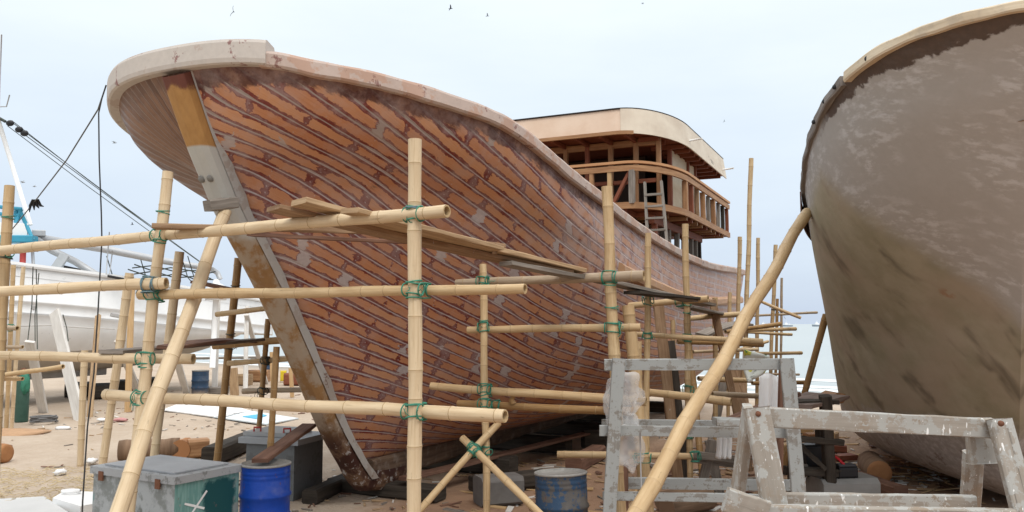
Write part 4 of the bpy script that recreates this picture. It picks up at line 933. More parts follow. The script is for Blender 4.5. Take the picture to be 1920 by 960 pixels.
# chest
cn, c1, c2 = Vector((-3.68, 9.2, 0)), Vector((-4.92, 9.9, 0)), Vector((-3.24, 9.99, 0)); e1 = c1 - cn; e2 = c2 - cn
chest = empty("storage_chest", cn + (e1 + e2) / 2); tag(chest, "big grey and teal painted wooden chest with a white cross stroke on its side", "chest")
t = NT("chest_paint_grey"); p = t.pos(); n = t.noise(p, 3.0, 6, .7); n2 = t.noise(p, 12, 4, .6)
c = t.mix(t.step(n, .42, .56), (.20, .215, .21), (.34, .36, .37)); c = t.mix(t.step(t.noise(p, 1.6, 4, .6), .55, .6), c, (.13, .14, .13)); c = t.mix(t.mul(t.step(t.noise(p, 2.1, 3), .62, .66), .8), c, (.10, .21, .21)); c = t.mix(t.mul(t.step(n2, .66, .7), .7), c, (.45, .47, .48)); t.out(c, .6); chest_grey = t.mat
t = NT("chest_paint_teal"); p = t.pos(); n = t.noise(p, 4.0, 6, .7); st = t.noise(t.vmul(p, (30, 30, 4)), 1.0, 4)
c = t.mix(t.step(st, .4, .7), (.13, .27, .25), (.22, .37, .34)); c = t.mix(t.step(n, .56, .62), c, (.27, .30, .28))
rel = t.vadd(p, tuple(-(cn + e2 * .70 + Vector((0, 0, .42)))))
def dotn(tt, v, d):
    q = tt.node('ShaderNodeVectorMath', operation='DOT_PRODUCT'); tt.put(q.inputs[0], v); tt.put(q.inputs[1], d); return q.outputs['Value']
du = t.math('ABSOLUTE', dotn(t, rel, tuple(e2.normalized()))); dv = t.math('ABSOLUTE', t.xyz(rel)[2])
m_ = t.mul(t.step(t.add(du, t.mul(t.sub(n, .5), .25)), .26, .20), t.step(t.add(dv, t.mul(t.sub(n, .5), .25)), .36, .30)); c = t.mix(m_, c, (.012, .07, .075)); c = t.mix(t.mul(t.step(t.noise(p, 14, 4), .66, .70), .6), c, (.12, .10, .09)); t.bump(st, .2, .004); t.out(c, .6); chest_teal = t.mat
def quadbox(mb, o, a, b, z0, z1, mats=(0, 0, 0, 0, 0)):
    B_ = [o, o + a, o + a + b, o + b]
    lo = [Vector((p.x, p.y, z0)) for p in B_]; hi = [Vector((p.x, p.y, z1)) for p in B_]
    for k in range(4):
        k2 = (k + 1) % 4; mb.poly([lo[k2], lo[k], hi[k], hi[k2]], mats[k])
    mb.poly(list(reversed(hi)), mats[4]); mb.poly(lo, mats[4])
mb = MB(); quadbox(mb, cn, e1, e2, 0.0, .80, (0, 0, 0, 1, 0)); mb.build("chest_body", [chest_grey, chest_teal], chest, bevel=.012)
u1, u2 = e1.normalized(), e2.normalized()
mb = MB(); quadbox(mb, cn - u1 * .03 - u2 * .03, e1 + u1 * .06, e2 + u2 * .06, .80, .885); lid = mb.build("chest_lid", wood("chest_lid_paint", (.30, .31, .31), (.17, .17, .17), .7, 14, paint=(.33, .34, .35), paint_amt=.8), chest, bevel=.015)
mb = MB(); quadbox(mb, cn + u1 * .10 + u2 * .07, e1 - u1 * .2, e2 - u2 * .14, .888, .905); mb.build("lid_panel", plain("lid_panel_grey", (.33, .34, .355), .6, 0, .15, 5), lid)
for f_ in (.17, .87):
    mb = MB(); c = cn + e1 * f_ - u2 * .034; mb.beam(c + Vector((0, 0, .84)), c + Vector((0, 0, .735)), .08, .02, u2); mb.build("hasp", rust, chest)
q0 = cn + e2 * .08 - u1 * .006
for a_, b_ in (((.02, .30), (.36, .66)), ((.06, .57), (.33, .47))):
    mb = MB(); mb.beam(q0 + u2 * a_[0] + Vector((0, 0, a_[1])), q0 + u2 * b_[0] + Vector((0, 0, b_[1])), .004, .024, u1.cross(Vector((0, 0, 1))), 4, .002); mb.build("white_cross_stroke", white_paint, chest)
# grey tank with slab lid
tn = Vector((-3.15, 12.15, 0)); t2 = Vector((.24, .77, 0)); t1 = Vector((-.77, .24, 0))
tank = empty("grey_tank", tn + t1 / 2 + t2 / 2); tag(tank, "dark grey box tank with a slab lid standing behind the bright blue drum", "tank")
tg = putty_mat("tank_grey", (.17, .18, .185), (.13, .135, .135), .3)
mb = MB(); quadbox(mb, tn, t1, t2, 0, .80); mb.build("tank_body", tg, tank, bevel=.01)
mb = MB(); quadbox(mb, tn - t1 * .12 - t2 * .08, t1 * 1.24, t2 * 1.16, .80, .885); ld = mb.build("tank_lid", plain("lid_grey", (.34, .36, .38), .5, 0, .1), tank, bevel=.02)
mb = MB(); quadbox(mb, tn + t1 * .25 + t2 * .1, t1 * .90, t2 * .9, .89, .95); mb.build("lid_slab", plain("slab_grey", (.38, .38, .375), .6, 0, .15), ld, bevel=.015)
for f_ in (.32, .95): mb = MB(); c = tn + t1 * f_ + t2 * .15 + Vector((0, 0, .95)); mb.tube([c, c + Vector((0, 0, .06)), c + Vector((.1, 0, .06)), c + Vector((.1, 0, 0))], .015, 6); mb.build("lid_handle", red_paint, ld)
mb = MB(); mb.beam(P(487, 864, 10.0), P(580, 797, 12.05), .20, .05, (0, 0, 1), 6, .004); tag(mb.build("loose_board", plank_red), "reddish board leaning from the blue drum up to the grey tank lid", "board")
# beams and blocks under the keel of the planked boat
def beam_on(label, a, b, w, h, m, z=0.0, name="loose_timber", cat="timber", group=None, seg=4):
    a = Vector(a); b = Vector(b); a.z = b.z = z + h / 2; mb = MB(); mb.beam(a, b, w, h, (0, 0, 1), seg, .006); return tag(mb.build(name, m), label, cat, group)
beam_on("square brown beam lying on the sand between the grey tank and the keel foot", G(580, 946), G(668, 905), .24, .20, plank_dark)
gk = "timbers under the keel of the planked boat"
beam_on("heavy dark sleeper under the front end of the keel", H1.W(.9, -.9, 0), H1.W(.9, 1.0, 0), .34, .20, plank_dark, 0, "keel_block", "keel block", gk)
beam_on("dark sleeper under the keel just behind the crossed braces", H1.W(3.2, -.9, 0), H1.W(3.2, 1.1, 0), .36, .30, plank_dark, 0, "keel_block", "keel block", gk)
for k, s in enumerate((5.8, 8.4, 11.2, 14.0)):
    beam_on(("dark sleeper under the keel in the deep shade behind the worn blue drum", "dark sleeper under the keel behind the grey rack's left post", "dark sleeper under the keel behind the long bamboo diagonal", "hindmost dark sleeper under the keel near the stern")[k], H1.W(s, -1, 0), H1.W(s, 1.1, 0), .36, .30, plank_dark, 0, "keel_block", "keel block", gk)
beam_on("long thin plank lying aslant below the hull behind the crossed braces", H1.W(.7, .5, .2), H1.W(6.5, 1.2, .5), .2, .05, plank_red, .28, "loose_board", "board")
b = P(935, 600, 12.0); mb = MB(); mb.box((b.x, b.y, .2), .62, .45, .40, R(20), 0, .01); tag(mb.build("concrete_block", plain("dark_concrete", (.16, .15, .14), .9, 0, .3, 8)), "dark concrete block beside the slim upright under the hull", "concrete block")
for k, (s_, t_, l_, rz_, h_) in enumerate(((2.2, 1.5, 1.3, .5, .22), (4.6, 1.9, 1.6, 1.2, .26), (6.9, 1.6, 1.2, .2, .36))):
    c_ = H1.W(s_, t_, 0); d_ = Vector((math.cos(rz_), math.sin(rz_), 0)) * l_ / 2
    beam_on(("short dark timber on the sand under the hull left of the slim upright", "longer dark timber lying under the hull behind the worn blue drum", "thick dark timber under the hull behind the rack's left post")[k], c_ - d_, c_ + d_, .3, h_, plank_dark if k != 1 else plank_red)
# bilge shores
gs = "shores holding up the planked hull"
def shore(label, p0, Y0, p1, Y1, w, m, h=.10, g=gs): mb = MB(); b = P(*p1, Y1); a = P(*p0, Y0); d = b - a; b = a + d * ((-.05 - a.z) / d.z); mb.beam(a, b, w, h, (0, 1, .2), 6, .008); tag(mb.build("hull_shore", m), label, "hull shore", g)
shore("wide old brown board shore leaning against the hull right of the slender upright", (1234, 572), 13.6, (1260, 800), 13.3, .17, plank_old)
shore("thin dark shore right of the wide old brown one", (1258, 640), 14.2, (1276, 790), 13.8, .12, plank_dark)
shore("short curved brown shore below the open-mouthed bar end near the rubbing strake", (1335, 562), 14.8, (1352, 640), 14.8, .12, plank_old)
shore("brown board shore leaning on the after hull behind the long diagonal pole", (1355, 640), 17.0, (1392, 760), 16.2, .18, plank_old)
shore("grey timber shore under the after hull, left of the brown board one", (1362, 690), 17.5, (1342, 790), 17.0, .16, plank_grey)
shore("brown timber shore under the stern, beside the white plastic sheet", (1385, 690), 18.5, (1402, 790), 17.8, .18, plank_old)
# ------------------------------------------------------------------ grey painted rack
rk = empty("work_rack", G(1310, 1040)); rk.location.z = 0; tag(rk, "grey painted wooden rack of boards on four posts in front of the midships hull", "rack")
def rbeam(p0, Y0, p1, Y1, w, h, name, m=grey_paint, up=(0, 0, 1), foot=False, seg=6):
    a = P(*p0, Y0); b = P(*p1, Y1)
    if foot: d = b - a; b = a + d * ((-.05 - a.z) / d.z)
    mb = MB(); mb.beam(a, b, w, h, up, seg, .004); return mb.build(name, m, rk)
rbeam((1160, 672), 9.10, (1143, 955), 9.05, .14, .05, "rack_post", up=(0, 1, 0), foot=True); rbeam((1475, 672), 9.10, (1494, 888), 9.05, .15, .05, "rack_post", up=(0, 1, 0), foot=True)
rbeam((1170, 800), 9.75, (1172, 955), 9.75, .08, .07, "rack_post", rust if False else plank_red, (0, 1, 0), True); rbeam((1468, 675), 9.70, (1464, 790), 9.7, .07, .07, "rack_post", plank_red, (0, 1, 0), True)
rbeam((1133, 684), 9.16, (1477, 683), 9.16, .04, .125, "rack_board"); rbeam((1124, 807), 9.16, (1500, 812), 9.16, .04, .115, "rack_board"); rbeam((1130, 930), 9.16, (1500, 936), 9.16, .04, .095, "rack_board")
rbeam((1128, 796), 9.80, (1500, 800), 9.80, .04, .125, "rack_board"); rbeam((1138, 905), 9.80, (1500, 910), 9.80, .04, .13, "rack_board")
mb = MB(); mb.tube([P(1200, 810, 9.1), P(1201, 860, 9.1), P(1203, 940, 9.08), P(1204, 990, 9.05)], .008, 5); mb.build("hanging_cord", plain("grey_cord", (.4, .4, .4)), rk)
mb = MB(); mb.beam(P(1340, 790, 8.9), P(1396, 792, 8.9), .22, .08, (0, 0, 1), 3, .004); tag(mb.build("loose_board", grey_paint), "short grey painted board end lying on the rack beside the near trestle", "board")
mb = MB(); mb.beam(P(1310, 812, 10.2), P(1492, 738, 11.4), .16, .06, (0, 0, 1), 6, .004); tag(mb.build("loose_board", plank_red), "long reddish board sloping up behind the rack towards the brown slab", "board")
# ------------------------------------------------------------------ near paint-spattered trestle
tr_ = empty("trestle", P(1640, 700, 4.7)); tr_.location.z = 0; tag(tr_, "near wooden trestle covered in white paint spatters before the grey hull", "trestle")
def tb(p0, Y0, p1, Y1, w, h, name, m=splat_wood, up=(0, 0, 1), foot=False, seg=8, jit=.003):
    a = P(*p0, Y0); b = P(*p1, Y1)
    if foot: d = b - a; b = a + d * ((-.03 - a.z) / d.z)
    mb = MB(); mb.beam(a, b, w, h, up, seg, jit); return mb.build(name, m, tr_, bevel=.006)
tb((1440, 782), 4.60, (1860, 803), 4.66, .05, .108, "top_rail")
tb((1418, 764), 4.56, (1449, 932), 4.48, .135, .06, "leg", up=(0, 1, 0), foot=True); tb((1405, 768), 4.72, (1383, 925), 4.95, .05, .14, "leg", up=(0, 1, 0), foot=True)
tb((1873, 786), 4.60, (1918, 955), 4.46, .12, .06, "leg", up=(0, 1, 0), foot=True); tb((1826, 846), 4.85, (1818, 955), 5.0, .11, .05, "leg", up=(0, 1, 0), foot=True)
tb((1845, 815), 4.74, (1850, 868), 4.74, .20, .05, "gusset_block", up=(0, 1, 0), seg=3)
tb((1440, 789), 4.68, (1447, 853), 4.68, .05, .05, "batten", splat_red, (0, 1, 0), seg=3)
tb((1446, 853), 4.72, (1460, 960), 4.74, .05, .04, "batten", plank_red, (0, 1, 0), foot=True)
tb((1452, 940), 4.66, (1826, 946), 4.72, .05, .10, "stretcher"); tb((1360, 936), 4.30, (1438, 962), 4.30, .05, .12, "foot_board"); tb((1430, 957), 4.34, (1900, 966), 4.40, .06, .06, "stretcher")
for px, py in ((1421, 776), (1876, 794)): mb = MB(); c = P(px, py, 4.53); mb.lathe(c, [(.017, 0), (.015, .012), (0, .014)], 8, 0, True, (0, -1, .1)); mb.build("bolt_head", rust, tr_)
# ------------------------------------------------------------------ plastics and sack
t = NT("thin_plastic"); tr1 = t.node('ShaderNodeBsdfTransparent'); ms = t.node('ShaderNodeMixShader'); t.put(t.bsdf.inputs['Base Color'], (.78, .78, .77)); t.bsdf.inputs['Roughness'].default_value = .3
t.put(ms.inputs[0], t.add(.22, t.mul(t.step(t.noise(t.pos(), 3.5, 2, .5), .3, .8), .35))); t.t.links.new(tr1.outputs[0], ms.inputs[1]); t.t.links.new(t.bsdf.outputs[0], ms.inputs[2]); t.t.links.new(ms.outputs[0], t.t.nodes['Material Output'].inputs[0]); t.bump(t.noise(t.pos(), 9, 2, .5), .3, .02); thin_plastic = t.mat
def crumple(name, label, cat, px, py, Y, rx, ry, rz, m, amp=.5, f=3.0, seed=0, parts=1, grp=None):
    mb = MB(); mb.blob(P(px, py, Y), rx, ry, rz, 22, amp, f, 0, seed)
    if parts > 1: mb.blob(P(px - 14, py + 28, Y), rx * .6, ry * .8, rz * 1.0, 14, amp, f, 0, seed + 5)
    return tag(mb.build(name, m), label, cat, grp)
crumple("plastic_bag", "clear crumpled plastic bag caught behind the rack's left post above the middle board", "plastic bag", 1170, 735, 9.35, .21, .10, .22, thin_plastic, .55, 1.6, 3, 2, "clear plastic bags on the rack")
crumple("plastic_bag", "clear torn plastic bag hanging below the middle board of the rack", "plastic bag", 1180, 832, 9.3, .16, .07, .26, thin_plastic, .6, 1.7, 9, 1, "clear plastic bags on the rack")
t = NT("sack_cloth"); p = t.objc(); n = t.noise(p, 4, 5, .6); c = t.mix(n, (.44, .46, .42), (.56, .57, .53)); c = t.mix(t.step(t.noise(p, 5.0, 2), .53, .57), c, (.42, .40, .06)); c = t.mix(t.mul(t.step(t.noise(p, 8.0, 3), .60, .63), .9), c, (.04, .16, .07)); t.bump(n, .4, .02); t.out(c, .7)
mb = MB(); rows = []
for i in range(11):
    v = i / 10; x0 = 1396 + 8 * v; x1 = 1444 + 12 * v - 46 * v ** 3; row = []
    for j in range(13):
        u = j / 12; q = P(x0 + (x1 - x0) * u, 655 + 12 * u * (1 - v) + 62 * v - 10 * u * v, 9.85); row.append(q + Vector((0, .035 * math.sin(u * 9 + v * 4) + .10 * math.sin(v * 3.1), 0)))
    rows.append(row)
mb.grid(rows, None, 0, True); sk_ = mb.build("woven_sack", t.mat); md_ = sk_.modifiers.new("thick", 'SOLIDIFY'); md_.thickness = .03
tag(sk_, "grey woven sack with yellow-green print hanging over the back of the rack", "sack")
def sheet(name, label, cat, x0, x1, y0, y1, Y, m, amp=.05):
    mb = MB(); rows = []
    for i in range(9):
        v = i / 8; row = []
        for j in range(17):
            u = j / 16; q = P(x0 + (x1 - x0) * u, y0 + (y1 - y0) * v, Y); row.append(q + Vector((0, amp * math.sin(u * 19 + v * 1.5) * (0.4 + v), amp * .6 * math.sin(u * 7) * (1 - v))))
        rows.append(row)
    mb.grid(rows, None, 0, True); o = mb.build(name, m); sm = o.modifiers.new("thick", 'SOLIDIFY'); sm.thickness = .01; return tag(o, label, cat)
sheet("plastic_sheet", "white plastic sheet draped behind the rack's right post", "plastic sheet", 1424, 1490, 704, 790, 10.6, white_paint, .05)
sheet("plastic_sheet", "small white plastic sheet hanging below the rack's middle board", "plastic sheet", 1344, 1372, 818, 860, 10.6, white_paint, .03)
# ------------------------------------------------------------------ clutter by the grey hull
st_ = empty("dark_stand", G(1530, 930)); tag(st_, "blackened timber stand carrying a brown slab beside the grey hull", "stand")
def sb(p0, Y0, p1, Y1, w, h, name, m=plank_dark, up=(0, 1, 0), foot=False):
    a = P(*p0, Y0); b = P(*p1, Y1)
    if foot: d = b - a; b = a + d * ((-.05 - a.z) / d.z)
    mb = MB(); mb.beam(a, b, w, h, up, 5, .008); return mb.build(name, m, st_)
sb((1492, 752), 11.0, (1486, 900), 11.0, .12, .12, "post", foot=True); sb((1547, 742), 11.0, (1556, 900), 11.2, .14, .14, "post", foot=True); sb((1540, 770), 11.6, (1541, 900), 11.6, .14, .14, "post", foot=True)
sb((1478, 821), 11.0, (1580, 830), 11.1, .10, .08, "cross_bar", up=(0, 0, 1)); sb((1470, 882), 11.1, (1600, 888), 11.3, .12, .10, "cross_bar", up=(0, 0, 1)); sb((1500, 835), 11.05, (1548, 880), 11.05, .06, .05, "brace")
sb((1490, 880), 11.3, (1512, 882), 11.3, .12, .16, "block", plank_grey, up=(0, 0, 1)); sb((1480, 756), 11.0, (1560, 752), 11.2, .3, .06, "top_board", plank_dark, (0, 0, 1))
mb = MB(); mb.beam(P(1478, 760, 10.9), P(1552, 742, 11.9), .62, .06, (0, 0, 1), 5, .012); tag(mb.build("timber_slab", wood("slab_bark", (.30, .23, .20), (.16, .12, .10), .85, 14)), "broad brownish slab of timber lying on the blackened stand", "slab")
mb = MB(); mb.beam(P(1532, 752, 12.2), P(1566, 744, 12.6), .3, .14, (0, 0, 1), 3, .02); tag(mb.build("offcut", new_wood), "bright orange offcut wedged behind the brown slab", "offcut")
bat = empty("car_battery", G(1583, 893)); tag(bat, "black battery with a red clamp on the ground next to the grey hull's bilge", "battery")
bc = P(1584, 884, 11.3); bz = bc.z
mb = MB(); mb.box(bc, .26, .18, .15, R(8)); mb.build("battery_case", black_plastic, bat, bevel=.01)
mb = MB(); mb.box(bc + Vector((0, 0, .09)), .24, .16, .03, R(8)); mb.build("battery_top", plain("battery_grey", (.06, .06, .065)), bat)
mb = MB(); mb.tube([bc + Vector((-.03, -.05, .1)), bc + Vector((-.1, -.06, .17)), bc + Vector((-.2, -.05, .25))], [.022, .018, .01], 8); mb.build("clamp", plain("clamp_red", (.5, .02, .03), .4), bat)
mb = MB(); mb.box((bc.x, bc.y + .1, (bz - .075) / 2), .8, .5, bz - .08, R(8), 0, .01); tag(mb.build("concrete_block", plain("grey_concrete", (.24, .23, .215), .9, 0, .25, 6)), "grey concrete block on the sand carrying the black battery", "concrete block")
mb = MB(); mb.box(P(1520, 862, 11.6), .3, .25, .44, R(12), 0, .006); tag(mb.build("black_box", black_plastic, bevel=.01), "upright black plastic box behind the blackened stand", "box")
c = G(1650, 908); mb = MB(); mb.lathe(c + Vector((0, 0, .18)), [(0, -.01), (.12, -.008), (.19, 0), (.20, .3), (.20, .9), (0, .9)], 16, lambda i, j: 1 if i < 2 else 0, True, (.25, 1, .02)); tag(mb.build("log", [log_bark, log_cut]), "round log end lying under the grey hull's bilge", "log")
beam_on("thick timber lying under the grey hull near the log end", G(1590, 900), G(1690, 935), .22, .18, plank_red)
for k, (x, y, w, h, rz, m) in enumerate(((1527, 815, .42, .17, .2, new_wood), (1560, 812, .3, .16, .9, new_pale), (1570, 835, .35, .14, -.3, new_red), (1474, 838, .3, .2, .4, new_pale), (1505, 800, .5, .12, -.5, new_pale), (1585, 850, .4, .10, .3, new_red))):
    b = G(x, y + 12); mb = MB(); mb.box(b + Vector((0, 0, h / 2)), w, .22, h, rz, 0, .008)
    tag(mb.build("offcut", m), ("orange block offcut seen through the near trestle, left of the stand's thick post", "pale offcut right of the stand's thick post", "reddish offcut beside the grey hull's edge, above the battery", "pale offcut just right of the rack's right post", "pale flat offcut under the brown slab", "flat red offcut nearest the grey hull's bilge")[k], "offcut", "timber offcuts beside the grey hull")
# grey old trestle and boards behind the rack
ot = empty("old_trestle", G(1335, 905)); tag(ot, "low weathered trestle of grey boards behind the rack and the long diagonal", "trestle")
def ob_(p0, Y0, p1, Y1, w, h, name, foot=False, up=(0, 0, 1)):
    a = P(*p0, Y0); b = P(*p1, Y1)
    if foot: d = b - a; b = a + d * ((-.05 - a.z) / d.z)
    mb = MB(); mb.beam(a, b, w, h, up, 4, .006); mb.build(name, plank_grey, ot)
ob_((1298, 852), 12.2, (1390, 862), 12.4, .06, .10, "side_board"); ob_((1298, 862), 12.3, (1390, 874), 12.5, .06, .08, "side_board"); ob_((1336, 825), 12.3, (1318, 905), 12.4, .14, .05, "leg", True, (0, 1, 0)); ob_((1330, 825), 12.6, (1345, 905), 12.6, .14, .05, "leg", True, (0, 1, 0))
for k, (x0, y0, x1, y1, r) in enumerate(((1240, 958, 1300, 945, .13), (1250, 972, 1330, 955, .14))):
    a = G(x0, y0); b = G(x1, y1); a.z = b.z = r; mb = MB(); mb.tube([a, (a + b) / 2, b], r, 12, True); tag(mb.build("log", log_bark), ("thin log on the sand behind the rack's lowest board", "thicker log on the sand below the rack's lowest board")[k], "log")
# ------------------------------------------------------------------ left foreground sand
def flat(name, label, cat, pts, th, m, z=0.0, grp=None):
    mb = MB(); g_ = [G(*p) for p in pts]; lo = [p + Vector((0, 0, z)) for p in g_]; hi = [p + Vector((0, 0, z + th)) for p in g_]
    n = len(g_); mb.poly(hi)
    for k in range(n): mb.poly([lo[k], lo[(k + 1) % n], hi[(k + 1) % n], hi[k]])
    return tag(mb.build(name, m, bevel=.008), label, cat, grp)
flat("sheet_panel", "flat grey-white panel lying on the sand at the lower left corner", "panel", [(-60, 975), (135, 972), (82, 937), (-40, 944)], .05, plain("panel_grey", (.56, .56, .55), .6, 0, .08, 3))
hc = empty("hatch_cover", G(150, 952)); tag(hc, "white moulded hatch cover with a raised handle lying on the sand beside the chest", "hatch cover")
o_ = flat("x", "x", "x", [(98, 950), (150, 966), (192, 958), (190, 938), (120, 936)], .12, white_paint); del o_["label"]; del o_["category"]; del o_["kind"]; o_.name = "cover_body"; adopt(o_, hc)
mb = MB(); c = G(132, 942) + Vector((0, 0, .14)); mb.tube([c + Vector((.12 * math.cos(a * .5236), .07 * math.sin(a * .5236), .02)) for a in range(13)], .022, 8, False); mb.build("handle", white_paint, hc)
def log_(label, p0, p1, r, m=(log_bark, log_cut), k=None):
    a = G(*p0); b = G(*p1); a.z = b.z = r * .9; ax = (b - a); L = ax.length
    mb = MB(); rr = [(0, -.004), (r * .7, -.002), (r * .97, 0)] + [(r * (1 + .07 * math.sin(i * 1.9)), L * i / 8) for i in range(1, 9)] + [(r * .7, L + .002), (0, L + .004)]
    mb.lathe(a, rr, 18, lambda i, j: 1 if i < 2 or i > 9 else 0, True, ax); return tag(mb.build("log", list(m)), label, "log")
log_("cut log end with reddish face at the left picture edge on the sand", (12, 866), (-70, 862), .17, (log_cut, log_cut))
log_("bark-covered log lying on the sand behind the chest", (222, 862), (336, 857), .19)
mb = MB(); c = G(347, 856); mb.tube([c + Vector((0, .1, .16)), c + Vector((0, -.25, .16))], .19, 14); mb.build; tag(mb.build("log", log_cut), "short upright-sawn log slice between the bark log and the square block", "log")
c = G(370, 856); mb = MB(); mb.box(c + Vector((0, 0, .17)), .38, .35, .34, .5, 0, .01); tag(mb.build("wood_block", new_wood), "square sawn block right of the bark log behind the chest", "wood block")
beam_on("dark flat timber lying behind the chest towards the grey tank", G(395, 872), G(470, 838), .35, .32, plank_dark)
flat("tarp_sheet", "white sheet spread on the sand beyond the lowest bamboo rail", "sheet", [(305, 770), (420, 785), (470, 772), (420, 757), (330, 760)], .03, white_paint)
flat("tarp_sheet", "pale blue-white sheet on the sand right of the white one", "sheet", [(400, 783), (500, 797), (560, 786), (470, 772)], .03, plain("blue_white", (.62, .67, .69)))
flat("tarp_strip", "narrow turquoise strip on the pale sheet near the stem", "strip", [(455, 784), (480, 788), (500, 782), (490, 779)], .05, plain("turq", (.10, .42, .60)))
# gas cylinder
e = G(40, 791); cyl = empty("gas_cylinder", e); tag(cyl, "dark green gas cylinder standing beside the thin uprights at far left", "gas cylinder")
mb = MB(); mb.lathe(e, [(0, 0), (.15, 0), (.16, .03), (.16, 1.0), (.14, 1.12), (.08, 1.22), (.05, 1.25), (0, 1.25)], 20); mb.build("cylinder_body", plain("cylinder_green", (.05, .11, .085), .5, 0, .3, 8), cyl)
mb = MB(); mb.lathe(e, [(.04, 1.25), (.04, 1.32), (.06, 1.33), (.06, 1.38), (0, 1.40)], 10); mb.build("valve", rust, cyl)
mb = MB(); q = e + Vector((.12, -.12, 1.0)); mb.blob(q, .13, .06, .26, 8, .5, 4, 0, 3); tag(mb.build("net_bundle", twine), "bunch of green netting hung on the gas cylinder", "netting")
mb = MB(); c = G(82, 793); mb.tube([c + Vector((math.cos(i * .5) * (.30 + .03 * math.sin(i * 1.7)), math.sin(i * .5) * (.30 + .03 * math.cos(i * 2.3)), .03 + .003 * i)) for i in range(52)], .022, 6); tag(mb.build("cable_coil", plain("grey_hose", (.16, .16, .16))), "coil of grey hose on the sand below the grey-white prop board", "hose coil")
e = G(531, 715); mb = MB(); mb.box(e + Vector((0, 0, .24)), .26, .24, .46, .3); tag(mb.build("canister", plain("canister_yellow", (.62, .46, .03)), bevel=.03), "yellow canister far behind the stem on the beach", "canister")
for k, (x0, y0, x1, y1, r) in enumerate(((-20, 0, 0, 0, 0),)): pass
for k, (x0, x1, y, h, m) in enumerate(((462, 505, 715, .5, new_wood), (430, 470, 722, .45, plank_pale), (535, 565, 722, .5, new_red), (385, 425, 738, .25, plank_grey))):
    a = G(x0, y); b_ = G(x1, y); beam_on(("stack of orange planks far off between two thin uprights behind the stem", "pale planks far off left of the orange stack", "reddish planks far off close to the stem's edge", "grey beam lying far off beside the far dark blue drum")[k], a, b_, .6, h, m, 0, "timber_stack", "timber stack", "far timber behind the stem")
for k, (x, y0, y1, w, m) in enumerate(((512, 660, 742, .12, new_pale), (548, 690, 745, .12, new_pale), (440, 690, 742, .3, plank_pale))):
    b_ = G(x, y1); a = P(x - 3, y0, b_.y); mb = MB(); mb.beam(a, b_, w, .12, (0, 1, 0), 3, .006); tag(mb.build("stake", m), ("thin pale stake far off right of the short brown upright", "thin pale stake far off beside the stem's lower edge", "bent pale stake far off left of the orange stack")[k], "stake", "far stakes behind the stem")
# far fence of pipes
a = P(360, 672, 42); b_ = P(620, 668, 42); mb = MB(); mb.tube([a, b_], .07, 6); tag(mb.build("pipe", plank_grey), "long grey pipe crossing the far beach behind the stem", "pipe")
# ------------------------------------------------------------------ bow line and cable
mb = MB(); mb.tube([P(199, 160, 10.1), P(191, 185, 10.0), P(185, 212, 10.0), P(186, 300, 9.9), P(190, 400, 9.8), P(191, 450, 9.75), P(184, 580, 9.5), P(176, 700, 9.2), P(164, 800, 8.95), P(155, 940, 8.7), P(150, 1050, 8.7)], .009, 6); tag(mb.build("hanging_cable", cable), "black cable hanging from the bow rail down to the sand", "cable")
mb = MB(); mb.tube([P(199, 160, 10.15), P(184, 205, 10.3), P(125, 300, 11.5), P(65, 378, 13), P(0, 458, 15), P(-60, 520, 16.5)], .010, 6); o_ = tag(mb.build("mooring_rope", plain("grey_rope", (.13, .13, .12))), "grey rope running from the bow rail down to the left edge", "rope")
mb = MB()
for k in range(4): c = P(62 + 3 * k, 374, 13); mb.tube([c, c + Vector((.03 * k - .04, 0, -.10)), c + Vector((.05 * k - .06, .02, -.20 + .03 * k))], [.02, .024, .006], 5)
mb.build("rag_strip", black_plastic, o_)
# ------------------------------------------------------------------ sand, sea, ships, birds
SA = Vector((12.2, 35)); SD = Vector((-30, 25)).normalized(); SN = Vector((SD.y, -SD.x))    # shoreline, SN points to the sea
if SN.y < 0: SN = -SN
def gz(x, y):
    d = (Vector((x, y)) - SA).dot(SN)
    q = mnoise.noise(Vector((x * .5, y * .5, 0))) * .05 + mnoise.noise(Vector((x * 1.7, y * 1.7, 3))) * .022 + mnoise.noise(Vector((x * 5, y * 5, 7))) * .008
    z = -.02 + q * max(0, min(1, (y - 1) / 3))
    if d > -14: z -= ((d + 14) / 14) ** 1.5 * .45
    return max(z, -3)
def spread(lo, hi, c, n, k):
    out = []
    for i in range(n + 1):
        u = 2 * i / n - 1; v = math.copysign(abs(u) ** k, u); out.append(c + (v * (hi - c) if v > 0 else -v * (lo - c)))
    return out
xs = spread(-180, 180, 0, 200, 2.4); ys = spread(-60, 260, 11, 200, 2.4)
mb = MB(); mb.grid([[Vector((x, y, gz(x, y))) for x in xs] for y in ys], None, 0, True, False)
t = NT("beach_sand"); p = t.pos(); n = t.noise(p, .55, 5, .6); n2 = t.noise(p, 6, 5, .65); n3 = t.noise(p, 60, 3, .6); xyz = t.xyz(p)
c = t.mix(t.step(n, .35, .65), (.48, .395, .31), (.42, .335, .255)); c = t.mix(t.mul(t.step(n2, .45, .7), .45), c, (.38, .29, .21)); c = t.mix(t.mul(t.step(n3, .55, .75), .35), c, (.56, .48, .38))
c = t.mix(t.mul(t.step(t.noise(p, 19, 4, .7), .64, .70), .5), c, (.17, .11, .07))
red = t.mul(t.step(t.add(xyz[0], t.mul(t.sub(n, .5), 4)), -3.2, -1.0), t.step(t.add(xyz[1], t.mul(t.sub(n, .5), 5)), 24, 15))
c = t.mix(t.mul(red, .85), c, t.mix(n2, (.25, .135, .075), (.36, .22, .135)))
wet = t.step(xyz[2], -.16, -.42); c = t.mix(t.mul(wet, .8), c, (.26, .235, .20))
t.bump(t.add(t.add(t.mul(n2, .8), t.mul(n3, .25)), t.mul(t.noise(p, 2.4, 3, .5), 1.6)), .8, .05); t.out(c, .92)
